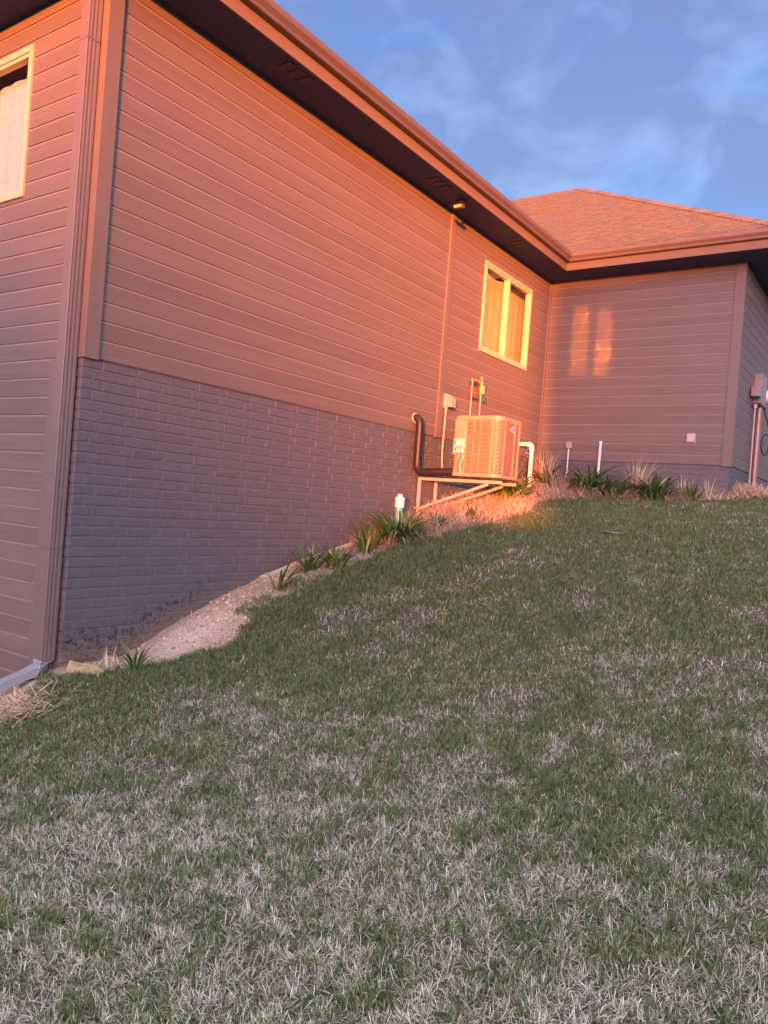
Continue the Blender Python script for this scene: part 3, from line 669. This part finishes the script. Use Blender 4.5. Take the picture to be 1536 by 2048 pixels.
bf = thing('backflow_preventer', 'brass valve assembly on two copper riser pipes above the air conditioner', 'valve', (.06, 10.8, 2.9))
f = MB(); f.tube([(.07, 10.68, 2.3), (.07, 10.68, 3.69)], .013, 10); f.build('riser_pipe', 'copper', bf, smooth=True)
f = MB(); f.tube([(.07, 10.985, 2.3), (.07, 10.985, 3.50)], .013, 10); f.build('riser_pipe', 'copper', bf, smooth=True)
f = MB(); f.tube([(.07, 10.67, 3.685), (.07, 10.97, 3.685)], .014, 10); f.build('cross_pipe', 'copper', bf, smooth=True)
f = MB(); f.tube([(.07, 10.985, 3.44), (.07, 10.985, 3.48), (.07, 10.985, 3.50), (.07, 10.985, 3.62), (.07, 10.985, 3.64), (.07, 10.985, 3.70), (.07, 10.985, 3.715)], [.022, .024, .036, .04, .03, .036, .024], 12)
f.tube([(.07, 10.90, 3.685), (.07, 10.945, 3.685)], .027, 8); f.tube([(.07, 10.985, 3.715), (.07, 10.985, 3.755)], .012, 8); f.build('valve_body', 'brass', bf, smooth=True)
for q0, q1 in (((.055, 10.955, 3.755), (.085, 11.05, 3.768)), ((.10, 10.975, 3.50), (.125, 11.005, 3.63))): MB().box(q0, q1).build('lever', 'steel_galv', bf, bevel=.002)
for q0, q1 in (((.10, 11.0, 3.39), (.125, 11.05, 3.47)), ((.10, 11.02, 3.60), (.12, 11.05, 3.70))): MB().box(q0, q1).build('test_cap', 'blue_plastic', bf, bevel=.004)
for q0, q1 in (((.012, 10.69, 3.40), (.05, 10.97, 3.425)), ((.014, 10.70, 3.60), (.02, 10.94, 3.66))): MB().box(q0, q1).build('strap_bracket', 'dark_metal', bf)

def pipe_thing(name, label, cat, base, pts, r, m, n=14):
    o = thing(name, label, cat, base); f = MB(); f.tube(pts, r, n); f.build('pipe', m, o, smooth=True); return o
zg = lambda x, y: float(gh(x, y))
o = pipe_thing('vent_pipe', 'white plastic elbow vent pipe coming out of the wall right of the air conditioner', 'pipe', (.3, 12.55, zg(.3, 12.55)),
    bez([(-.01, 12.55, 2.87), (.13, 12.55, 2.872), (.22, 12.55, 2.872), (.275, 12.55, 2.862), (.305, 12.55, 2.83), (.313, 12.55, 2.76), (.313, 12.55, 2.5), (.313, 12.55, zg(.3, 12.55)-.1)], 5), .036, 'pvc_white')
f = MB(); f.tube(bez([(.235, 12.55, 2.872), (.28, 12.55, 2.862), (.307, 12.55, 2.83), (.313, 12.55, 2.76)], 5), .045, 14); f.build('elbow', 'pvc_white', o, smooth=True)
f = MB(); f.box((.012, 12.47, 2.80), (.022, 12.63, 2.95)); f.build('wall_flange', 'gray_plastic', o, bevel=.003)
o = thing('drain_hose', 'thin tan hoses hanging in the corner beside the white vent pipe', 'hose', (.1, 13.0, 2.3))
for q0 in ([(.02, 12.95, 2.75), (.07, 12.97, 2.74), (.10, 13.0, 2.62), (.13, 13.05, 2.3), (.15, 13.08, 2.2)], [(.02, 13.03, 2.70), (.06, 13.05, 2.69), (.10, 13.08, 2.58), (.16, 13.1, 2.25)]): MB().tube(bez(q0, 5), .011, 8).build('hose', 'conduit_gray', o, smooth=True)
f = MB(); f.box((.012, 13.0, 2.80), (.06, 13.09, 2.93)); f.build('outlet_plate', 'gray_plastic', o, bevel=.005)

yb_ = YB-.05
jb = thing('junction_box', 'small tan junction box on a thin conduit in front of the short siding wall', 'electrical box', (.62, yb_, zg(.62, yb_)))
f = MB(); f.box((.56, YB-.065, 2.905), (.672, YB-.013, 3.03)); f.build('enclosure', 'gray_plastic', jb, bevel=.012)
f = MB(); f.tube([(.612, YB-.04, 2.904), (.612, YB-.042, zg(.612, yb_)-.1)], .0125, 10); f.build('conduit', 'pvc_white', jb, smooth=True)
pp = thing('standpipe', 'plain white plastic standpipe rising from the plants at the short siding wall', 'pipe', (1.19, yb_, zg(1.19, yb_)))
f = MB(); f.tube([(1.205, YB-.05, 3.03), (1.20, YB-.055, zg(1.2, yb_)-.1)], .024, 12); f.build('pipe', 'pvc_white', pp, smooth=True)
f = MB(); f.tube([(1.205, YB-.05, 3.0), (1.205, YB-.05, 3.045)], .030, 12); f.build('cap', 'pvc_white', pp, bevel=.004)
ob = thing('outlet_box', 'pale weatherproof outlet cover mounted low on the short siding wall', 'electrical box', (2.73, YB-.02, 3.12))
f = MB(); f.box((2.655, YB-.022, 3.035), (2.808, YB-.0145, 3.205)); f.build('mounting_plate', 'gray_plastic', ob, bevel=.004)
f = MB(); f.box((2.668, YB-.075, 3.05), (2.797, YB-.0225, 3.20)); f.build('cover', 'outlet_tan', ob, bevel=.016)

co = thing('sewer_cleanout', 'green plastic cleanout pipe with a white screw cap beside the brick wall', 'pipe', (.3, 8.55, zg(.3, 8.55)))
f = MB(); f.tube([(.3, 8.55, 1.0), (.3, 8.55, 1.60)], .052, 20); f.build('pipe', 'pvc_green', co, smooth=True)
f = MB(); f.tube([(.3, 8.55, 1.595), (.3, 8.55, 1.70), (.3, 8.55, 1.702), (.3, 8.55, 1.735)], [.062, .062, .058, .058], 20); f.tube([(.3, 8.55, 1.70), (.3, 8.55, 1.72)], .066, 20); f.build('cap', 'pvc_white', co, smooth=True)
f = MB(); f.box((.277, 8.527, 1.736), (.323, 8.573, 1.772)); f.build('plug', 'pvc_white', co, bevel=.003)

ep = thing('electric_meter', 'brown meter box on a thick bronze pole by the right hand wall', 'electric meter', (3.5, 15.2, 2.4))
f = MB(); f.box((3.375, 14.98, 3.93), (3.50, 15.52, 4.46)); f.build('meter_box', 'meter_gray', ep, bevel=.006)
f = MB(); f.box((3.372, 14.95, 3.90), (3.51, 15.55, 3.9295)); f.build('base_flange', 'dark_metal', ep)
f = MB(); f.tube([(3.44, 15.28, 3.90), (3.44, 15.28, 2.2)], .055, 16); f.build('pole', 'bronze_pole', ep, smooth=True)
f = MB(); f.box((3.395, 14.62, 4.0), (3.53, 14.90, 4.17)); f.build('side_box', 'meter_gray', ep, bevel=.008)
f = MB(); f.tube([(3.43, 14.93, 3.90), (3.43, 14.93, 3.83)], .035, 12); f.tube([(3.425, 14.95, 3.85), (3.425, 14.98, 2.2)], .017, 10); f.build('conduit', 'conduit_gray', ep, smooth=True)
vt = thing('wall_vent', 'round orange-lit vent hood next to the brown meter box', 'vent', (3.4, 16.1, 4.2))
f = MB(); f.tube([(3.372, 16.08, 4.22), (3.40, 16.08, 4.22), (3.50, 16.08, 4.22), (3.53, 16.08, 4.215)], [.13, .12, .11, .08], 16); f.build('hood', 'pvc_white', vt, smooth=True)
f = MB(); f.box((3.376, 15.95, 4.08), (3.384, 16.25, 4.40)); f.build('mounting_plate', 'gray_plastic', vt, bevel=.003)
cbl = MB(); cpts = [(3.47, 15.58, 3.9), (3.50, 15.75, 3.75), (3.53, 15.95, 3.55), (3.53, 16.02, 3.35), (3.52, 15.95, 3.15), (3.50, 15.75, 3.08), (3.48, 15.55, 3.18), (3.48, 15.55, 3.35), (3.50, 15.8, 3.47), (3.52, 16.1, 3.45), (3.52, 16.5, 3.3), (3.5, 16.9, 3.2)]
cbl.tube(bez(cpts, 6), .011, 8)
tag(cbl.build('cable', 'black_cable', None, smooth=True), 'loose loop of black cable hanging behind the bronze meter pole', 'cable')

fl = thing('floodlight', 'small dark security floodlight fixed under the eave above the trim board', 'light', (.32, 9.48, 5.99))
f = MB(); f.box((.27, 9.44, 5.970), (.38, 9.56, 5.998)); f.build('mounting_plate', 'dark_metal', fl, bevel=.004)
f = MB(); f.tube([(.325, 9.50, 5.971), (.325, 9.47, 5.93)], .016, 10); f.build('swivel', 'dark_metal', fl, smooth=True)
f = MB(); f.bar((.325, 9.49, 5.915), (.325, 9.39, 5.895), .13, .05); f.build('lamp_head', 'gutter_metal', fl, bevel=.008)
f = MB(); f.bar((.325, 9.389, 5.8948), (.325, 9.384, 5.8938), .11, .036); f.build('lens', 'gray_plastic', fl)

# stones and lawn fittings
def rock(name, label, m, c, s, seed, cat='stone', cube=True):
    bm = bmesh.new(); rr = random.Random(seed)
    if cube:
        bmesh.ops.create_cube(bm, size=2.0); bmesh.ops.subdivide_edges(bm, edges=bm.edges[:], cuts=7, use_grid_fill=True)
    else: bmesh.ops.create_icosphere(bm, subdivisions=4, radius=1.15)
    from mathutils import noise
    pl_ = [(Vector((rr.gauss(0,1), rr.gauss(0,1), rr.gauss(0,.6))).normalized(), rr.uniform(.85, 1.15)) for _ in range(14)]
    for v in bm.verts:
        for n_, d_ in pl_:
            k = v.co.dot(n_)
            if k > d_: v.co -= n_*(k-d_)
        v.co += v.co.normalized()*(noise.noise(v.co*1.6+Vector((seed, 0, 0)))*.16+noise.noise(v.co*5.0)*.05)
        v.co = Vector((v.co.x*s[0], v.co.y*s[1], v.co.z*s[2]))
    me = bpy.data.meshes.new(name); bm.to_mesh(me); bm.free(); me.materials.append(MATS[m])
    o = bpy.data.objects.new(name, me); COL.objects.link(o); o.location = c; o.rotation_euler = (rr.uniform(-.1,.1), rr.uniform(-.1,.1), rr.uniform(-.3,.3)); tag(o, label, cat); return o
rock('limestone_block', 'yellowish limestone block lying at the foot of the brick corner', 'limestone', (.27, 4.02, -.035), (.20, .11, .085), 3)
rock('rock', 'rounded pink rock half buried right of the limestone block', 'pink_stone', (.50, 4.24, -.0), (.085, .085, .06), 5, cube=False)
rock('flat_stone', 'grey stone slab under the wall bracket against the brick', 'concrete', (.40, 9.95, 1.63), (.30, .12, .07), 11)
ed = MB(); pts = [(.045, yy, zg(.05, yy)+.012) for yy in np.linspace(6.3, 8.1, 14)]; ed.tube(pts, .035, 8)
tag(ed.build('edging_strip', 'concrete', None, smooth=True), 'pale concrete edging strip showing along the foot of the brick wall', 'edging')
vl = thing('valve_cover', 'flat grey-green valve lid sunk in the lawn', 'lid', (2.91, 9.42, zg(2.91, 9.42)))
f = MB(); f.tube([(2.91, 9.42, zg(2.91, 9.42)-.05), (2.91, 9.42, zg(2.91, 9.42)+.018)], .12, 24); f.build('lid', 'valve_lid', vl, bevel=.006)
f = MB(); f.tube([(2.91, 9.42, zg(2.91, 9.42)-.05), (2.91, 9.42, zg(2.91, 9.42)+.010)], .14, 24); f.build('rim', 'dark_metal', vl)

# ------------------------------------------------------------------ plants
def blades_mesh(name, base, h, wd, lean_dir, lean, curl, tint, m, segs=3, fold=0.0, tip=.15):
    """strap leaves / grass blades: base (n,3); rises with height h, bends over towards lean_dir"""
    n = len(base); s = np.linspace(0, 1, segs+1)
    ang = lean[:, None]+curl[:, None]*s[None, :]                      # angle from vertical along the blade
    step = (h/segs)[:, None]
    dz = np.cos(ang)*step; dh = np.sin(ang)*step
    Zc = np.c_[np.zeros(n), np.cumsum(dz[:, :-1], 1)]; Hc = np.c_[np.zeros(n), np.cumsum(dh[:, :-1], 1)]
    lx, ly = np.cos(lean_dir), np.sin(lean_dir)
    tw = lean_dir+rng.normal(0, .5, n); px, py = -np.sin(tw), np.cos(tw)
    wp = wd[:, None]*np.where(s[None, :] < .5, .75+.5*s[None, :], 1-(1-tip)*((s[None, :]-.5)*2)**1.5)
    cxp = base[:, 0, None]+lx[:, None]*Hc; cyp = base[:, 1, None]+ly[:, None]*Hc; czp = base[:, 2, None]+Zc
    V = np.empty((n, segs+1, 2, 3))
    for k, sg in ((0, -.5), (1, .5)):
        V[:, :, k, 0] = cxp+px[:, None]*wp*sg; V[:, :, k, 1] = cyp+py[:, None]*wp*sg; V[:, :, k, 2] = czp
    v = V.reshape(-1, 3); idx = np.arange(n)[:, None]*(segs+1)*2+np.arange(segs)[None, :]*2
    F = np.stack([idx, idx+1, idx+3, idx+2], -1).reshape(-1, 4)
    me = bpy.data.meshes.new(name); fastmesh(me, v, F.ravel(), np.full(len(F), 4)); me.materials.append(MATS[m])
    a = me.color_attributes.new('tint', 'FLOAT_COLOR', 'POINT')
    tt = np.repeat(np.c_[tint, np.ones(n)], (segs+1)*2, axis=0).astype(np.float32); a.data.foreach_set('color', tt.ravel())
    me.polygons.foreach_set('use_smooth', [True]*len(me.polygons))
    o = bpy.data.objects.new(name, me); COL.objects.link(o); return o
def clump(name, label, cat, x, y, rad, n, hh, ww, cols, group, curl=(1.0, 1.9), lean=(.05, .6), segs=7):
    hh *= 1.25; ww *= 1.15; n = int(n*1.3); a = rng.uniform(0, 2*np.pi, n); r = rad*np.sqrt(rng.random(n))*.55
    bx, by = x+r*np.cos(a), y+r*np.sin(a); b = np.c_[bx-x, by-y, gh(bx, by)-zg(x, y)-.01]
    h = hh*rng.uniform(.55, 1.1, n); k = rng.integers(0, len(cols), n); c = np.array(cols)[k]*rng.uniform(.7, 1.25, n)[:, None]
    o = blades_mesh(name, b, h, ww*rng.uniform(.7, 1.2, n), a+rng.normal(0, .45, n), rng.uniform(*lean, n), rng.uniform(*curl, n), c, 'leaf_blade', segs)
    o.location = (x, y, zg(x, y)); tag(o, label, cat, group); return o
GREEN = [(.06,.125,.022), (.075,.145,.03), (.05,.105,.025), (.11,.17,.035)]*2+[(.40,.30,.17)]
TAN = [(.62,.44,.29), (.50,.35,.23), (.70,.52,.36)]
LG = 'daylilies along the wall'
DL = [('large arching daylily in front of the green cleanout pipe', .62, 8.1, .36, 120, .50, .026),
      ('daylily with tall upright leaves in the mulch, leftmost of two close together', .34, 6.75, .20, 40, .30, .024),
      ('daylily of short upright leaves by the lawn edge, right of its taller neighbour', .58, 6.92, .20, 40, .27, .024),
      ('sparse daylily sprout just left of the large arching daylily', .54, 7.55, .14, 22, .36, .024),
      ('lone thin daylily sprout on the bare slope of mulch', .48, 6.1, .09, 12, .34, .024),
      ('lowest daylily sprout, beside the pink rock at the bottom of the slope', .60, 4.24, .10, 14, .26, .024),
      ('large daylily below the white vent pipe, right of the air conditioner', .68, 11.0, .40, 130, .58, .026),
      ('dark daylily in the inner corner behind the straw', .50, 12.95, .24, 70, .48, .026),
      ('broad daylily around the foot of the white standpipe', 1.30, 12.85, .36, 120, .58, .028),
      ('daylily bending over the lawn just right of the standpipe', 1.72, 12.7, .26, 70, .50, .028),
      ('broad dark daylily right of the tall dry stalks', 2.35, 12.95, .34, 120, .50, .028),
      ('small daylily sprout among dry tufts near the right end of the short wall', 2.95, 13.05, .12, 22, .32, .024),
      ('tiny daylily sprout under the wall bracket in the straw', 1.02, 9.35, .09, 14, .22, .02),
      ('small leafy sprout at the lower edge of the straw below the bracket', .80, 8.75, .12, 18, .22, .022)]
for lb, x, y, rd, n, hh, ww in DL:
    up_ = n < 60
    clump('daylily', lb, 'plant', x, y, rd, n, hh, ww, GREEN, LG, curl=(.5, 1.5) if up_ else (1.1, 2.2), lean=(.03, .5) if up_ else (.05, .75))
DG = 'clumps of dry stalks'
for lb, x, y, rd, n, hh in [('tall pale dry stalks standing between two green daylilies', 1.98, 13.18, .20, 90, .52),
      ('dense orange-lit dry grass clump in the inner corner', .34, 13.1, .20, 150, .50),
      ('dry tuft right of the broad dark daylily', 2.72, 13.25, .14, 40, .34),
      ('thin dry tuft nearest the right end of the short wall', 3.12, 13.25, .10, 22, .32),
      ('bent dry stems in front of the inner corner conduit', .78, 12.8, .26, 90, .30),
      ('dry grass tuft on the limestone at the brick corner', .42, 4.12, .09, 8, .18)]:
    clump('dry_grass', lb, 'dry grass', x, y, rd, n, hh, .008, TAN, DG, curl=(.0, .9), lean=(.0, .45), segs=5)

# ------------------------------------------------------------------ straw mulch over the bed
def sample(n, xa, xb, ya, yb): return rng.uniform(xa, xb, n), rng.uniform(ya, yb, n)
sx, sy = sample(52000, -.3, 3.9, 3.9, 14.8)
k = inpoly(sx, sy, BED) & ~((sx < .03) & (sy < 13.5)) & ~((sx < 3.36) & (sy > 13.49)) & ~((sx < 3.40) & (sy > 13.49))
dens = np.where(sy < 5.8, np.where(sx > .55, .5, .12), np.where(sy < 7.6, .30, 1.0)); dens *= np.where((sy > 4.3) & (sy < 5.6) & (np.hypot((sx-.42)/.3, (sy-5.0)/.7) < 1), .3, 1)
k &= rng.random(len(sx)) < dens
mx_, my_ = sample(2600, 0, 1, 0, 1); mx_ = 3.50+.20*rng.normal(0, 1, 2600)*.8; my_ = 14.05+.25*rng.normal(0, 1, 2600)
hx, hy = .20+.20*rng.normal(0, 1, 1300), 3.30+.15*rng.normal(0, 1, 1300)
kk = (mx_ > 3.38)
sx, sy = np.r_[sx[k], mx_[kk], hx], np.r_[sy[k], my_[kk], hy]
n = len(sx); lift = .10*np.exp(-((sx-.85)/.5)**2-((sy-9.6)/1.0)**2)+.09*np.exp(-((sx-3.5)/.22)**2-((sy-14.05)/.35)**2)+.05*np.exp(-((sx-.3)/.25)**2-((sy-3.38)/.25)**2)
sz = gh(sx, sy)+rng.uniform(0, 1, n)**1.5*(.03+lift)
col = np.array([(.78,.54,.38), (.66,.45,.31), (.85,.64,.48), (.48,.32,.22)])[rng.integers(0, 4, n)]*rng.uniform(.75, 1.2, n)[:, None]
so_ = blades_mesh('straw_mulch', np.c_[sx, sy, sz], rng.uniform(.07, .24, n), rng.uniform(.004, .009, n), rng.uniform(0, 2*np.pi, n), np.where(sy < 7.8, rng.uniform(1.15, 1.6, n), rng.uniform(.55, 1.55, n)), rng.uniform(-.2, .6, n), col, 'straw_blade', 4, tip=.6)
so_['kind'] = 'stuff'; so_['label'] = 'dry straw mulch covering the planting bed along the walls'

# loose soil crumbs and small stones on the washed-out slope
cn = 9000; sx, sy = sample(cn, .02, 1.2, 3.95, 8.4); k = inpoly(sx, sy, BED) & (rng.random(cn) < np.clip(1.3-(sy-4.2)/3.2, .15, 1)); sx, sy = sx[k], sy[k]
cm = MB()
for x, y, r in zip(sx, sy, rng.uniform(.004, .010, len(sx))*np.where(rng.random(len(sx)) < .10, 2.6, 1)):
    z = zg(x, y)+r*.3; q_ = rng.uniform(.7, 1.3, 6)*r; tn = rng.uniform(.6, 1.25)
    cm.add([(x+q_[0], y, z), (x, y+q_[1], z), (x-q_[2], y, z), (x, y-q_[3], z), (x+r*.2, y, z+q_[4]*.9), (x, y, z-q_[5])], [(0,1,4),(1,2,4),(2,3,4),(3,0,4),(1,0,5),(2,1,5),(3,2,5),(0,3,5)], (.56*tn, .43*tn, .36*tn))
cmo = cm.build('soil_crumbs', 'straw_blade', None, tint=True); cmo['kind'] = 'stuff'; cmo['label'] = 'loose soil crumbs on the washed out slope by the brick wall'

# ------------------------------------------------------------------ lawn
def visible(x, y, z, mg=.14):
    p = np.stack([x, y, z], -1)-np.array(CAM); a = p@np.array(r2); b = p@np.array(u2); d = p@np.array(fw)
    lim = 768/1548.4*(1+mg)+.12; lim2 = 1024/1548.4*(1+mg)
    return (d > .5) & (np.abs(a/d) < lim) & (np.abs(b/d) < lim2+.1)
GX0, GX1, GY0, GY1 = -2.2, 11, .7, 19.5
NC = 6800000
px, py = rng.uniform(GX0, GX1, NC), rng.uniform(GY0, GY1, NC)
dd = np.hypot(px-6, py)
pk = np.clip(3.1/dd, .30, 1.0)
keep = rng.random(NC) < pk
wb = (vnoise(px, py, 4.5, 9)-.5)*.20+(vnoise(px, py, 17, 11)-.5)*.14; wb2 = (vnoise(px, py, 4.1, 10)-.5)*.20+(vnoise(px, py, 15, 12)-.5)*.14
creep = (vnoise(px, py, 3.4, 40) > .60) & (px > .42) & (py < 8.2) & (rng.random(NC) < .5)
keep &= ~((inpoly(px+wb, py+wb2, BED) & ~creep) | inpoly(px+wb, py+wb2, SPOUT_BED)) & ~((px < .0) & (py > 3.93)) & ~((px < 3.4) & (py > 13.5)) & (np.hypot(px-2.91, py-9.42) > .115)
px, py = px[keep], py[keep]; pz = gz(px, py)
v = visible(px, py, pz); px, py = px[v], py[v]
n = len(px)
# tuft structure: blades gather towards a jittered lattice of crowns
cell = .062; ci, cj = np.floor(px/cell), np.floor(py/cell)
hsh = lambda a, b, s: (np.sin(a*127.1+b*311.7+s*74.7)*43758.5453) % 1.0
tx, ty = (ci+hsh(ci, cj, 1))*cell, (cj+hsh(ci, cj, 2))*cell
pull = rng.random(n)*.75; px, py = px+(tx-px)*pull, py+(ty-py)*pull
pz = gh(px, py)
dd = np.hypot(px-6, py)
patch = vnoise(px, py, .6, 21)*.16+vnoise(px, py, 2.6, 22)*.26+vnoise(px, py, 7.0, 23)*.36+vnoise(px, py, 15.0, 24)*.24
trend = np.clip((py+px*.12-4.0)/5.0, -.4, 1)*.24
near_bed = np.exp(-np.clip(px-.9, 0, 5)/.95)*(py < 12)
gf_ = np.clip((patch-.52)*.90+.43+trend+.28*near_bed, .10, .95)
tg = hsh(ci, cj, 5)
c2i, c2j = np.floor(px/.16+.3), np.floor(py/.16+.7); tg2 = hsh(c2i, c2j, 9)
green = (rng.random(n)*.50+tg*.34+tg2*.16) < gf_
bare = (vnoise(px, py, 1.7, 31)*.6+vnoise(px, py, 5.2, 32)*.4) > .74
green &= ~(bare & (rng.random(n) < .7))
kb = ~(bare & (rng.random(n) < .5)); px, py, pz, dd, green, tg = (q_[kb] for q_ in (px, py, pz, dd, green, tg)); n = len(px)
ci, cj = np.floor(px/cell), np.floor(py/cell)
h = np.where(green, rng.uniform(.025, .062, n)*(.75+.5*tg), rng.uniform(.022, .064, n))
h *= np.where((py > 5) & (px < 1.9), 1.25, 1.0)
wd = np.where(green, rng.uniform(.0022, .0040, n), rng.uniform(.0018, .0034, n))*np.clip(dd/4.6, 1.0, 1.7)
lean = np.where(green, np.abs(rng.normal(.30, .25, n)), np.abs(rng.normal(1.1, .36, n))).clip(0, 1.55)
curl = np.where(green, rng.uniform(.1, 1.1, n), rng.uniform(-1.1, 1.7, n))
ld = 2*np.pi*(hsh(ci, cj, 7)*.25+rng.random(n))
cg = np.array([(.098,.155,.050), (.122,.180,.060), (.072,.118,.048), (.17,.21,.08), (.26,.25,.12)])[rng.integers(0, 5, n)]
cdv = np.array([(.54,.50,.39), (.64,.60,.49), (.40,.35,.26), (.78,.75,.65), (.20,.16,.11), (.12,.10,.07)])[rng.integers(0, 6, n)]
col = np.where(green[:, None], cg, cdv)*rng.uniform(.75, 1.25, n)[:, None]
go = blades_mesh('lawn_grass', np.c_[px, py, pz-.004], h, wd, ld, lean, curl, col, 'grass_blade', 3)
go['kind'] = 'stuff'; go['label'] = 'patchy spring lawn of green and bleached dry grass blades'


# ------------------------------------------------------------------ unseen shade casters, added: the house keeps sun off the short wall
hd, pd = Vector((.455, -.890, 0)), Vector((.890, .455, 0))
def far(s, dist, z): q_ = Vector((0, 13.5, 0))+hd*dist+pd*(s-6.14); return (q_.x, q_.y, z)
hb = MB(); ns_ = 60
for i in range(ns_):                                             # unseen leafy screen, added to keep the low sun off the lawn
    s0, s1 = -9+24*i/ns_, -9+24*(i+1)/ns_; tp = 2.42+.05*math.sin(i*1.7)+.03*math.sin(i*.6)-1.1*min(1, max(0, (4.3-s0)/1.6))
    hb.add([far(s, d_, z) for d_ in (40.5+.1*math.sin(i), 41.9) for s, z in ((s0, -2.6), (s1, -2.6), (s1, tp), (s0, tp))], [(0,1,2,3),(4,5,6,7),(0,3,7,4),(1,2,6,5),(3,2,6,7)])
mat('shade_screen_leaf', (.045, .08, .025), .7, vary=.4, vscale=8, bump=1.0, bscale=20)
tag(hb.build('shade_screen', 'shade_screen_leaf', None), 'unseen leafy screen added behind the viewer to shade the lawn', 'shade_screen')
shade_house = thing('house', 'unseen house added behind the viewer to shade the short wall', 'house', far(16, 75, -1.3))
f = MB(); f.add([far(s, d_, z) for d_ in (70, 79) for s, z in ((6.08, -2.5), (26, -2.5), (26, 7.7), (6.08, 7.7))], [(0,1,2,3),(4,5,6,7),(0,3,7,4),(1,2,6,5)]); f.build('wall', 'far_wall', shade_house)
f = MB(); f.add([far(s, d_, z) for s, d_, z in ((6.04, 69.5, 7.7), (26.4, 69.5, 7.7), (26.4, 79.5, 7.7), (6.04, 79.5, 7.7), (12.0, 74.5, 8.1), (21.5, 74.5, 8.1))], [(0,1,5,4),(1,2,5),(2,3,4,5),(3,0,4),(0,3,2,1)]); f.build('roof', 'far_roof', shade_house)
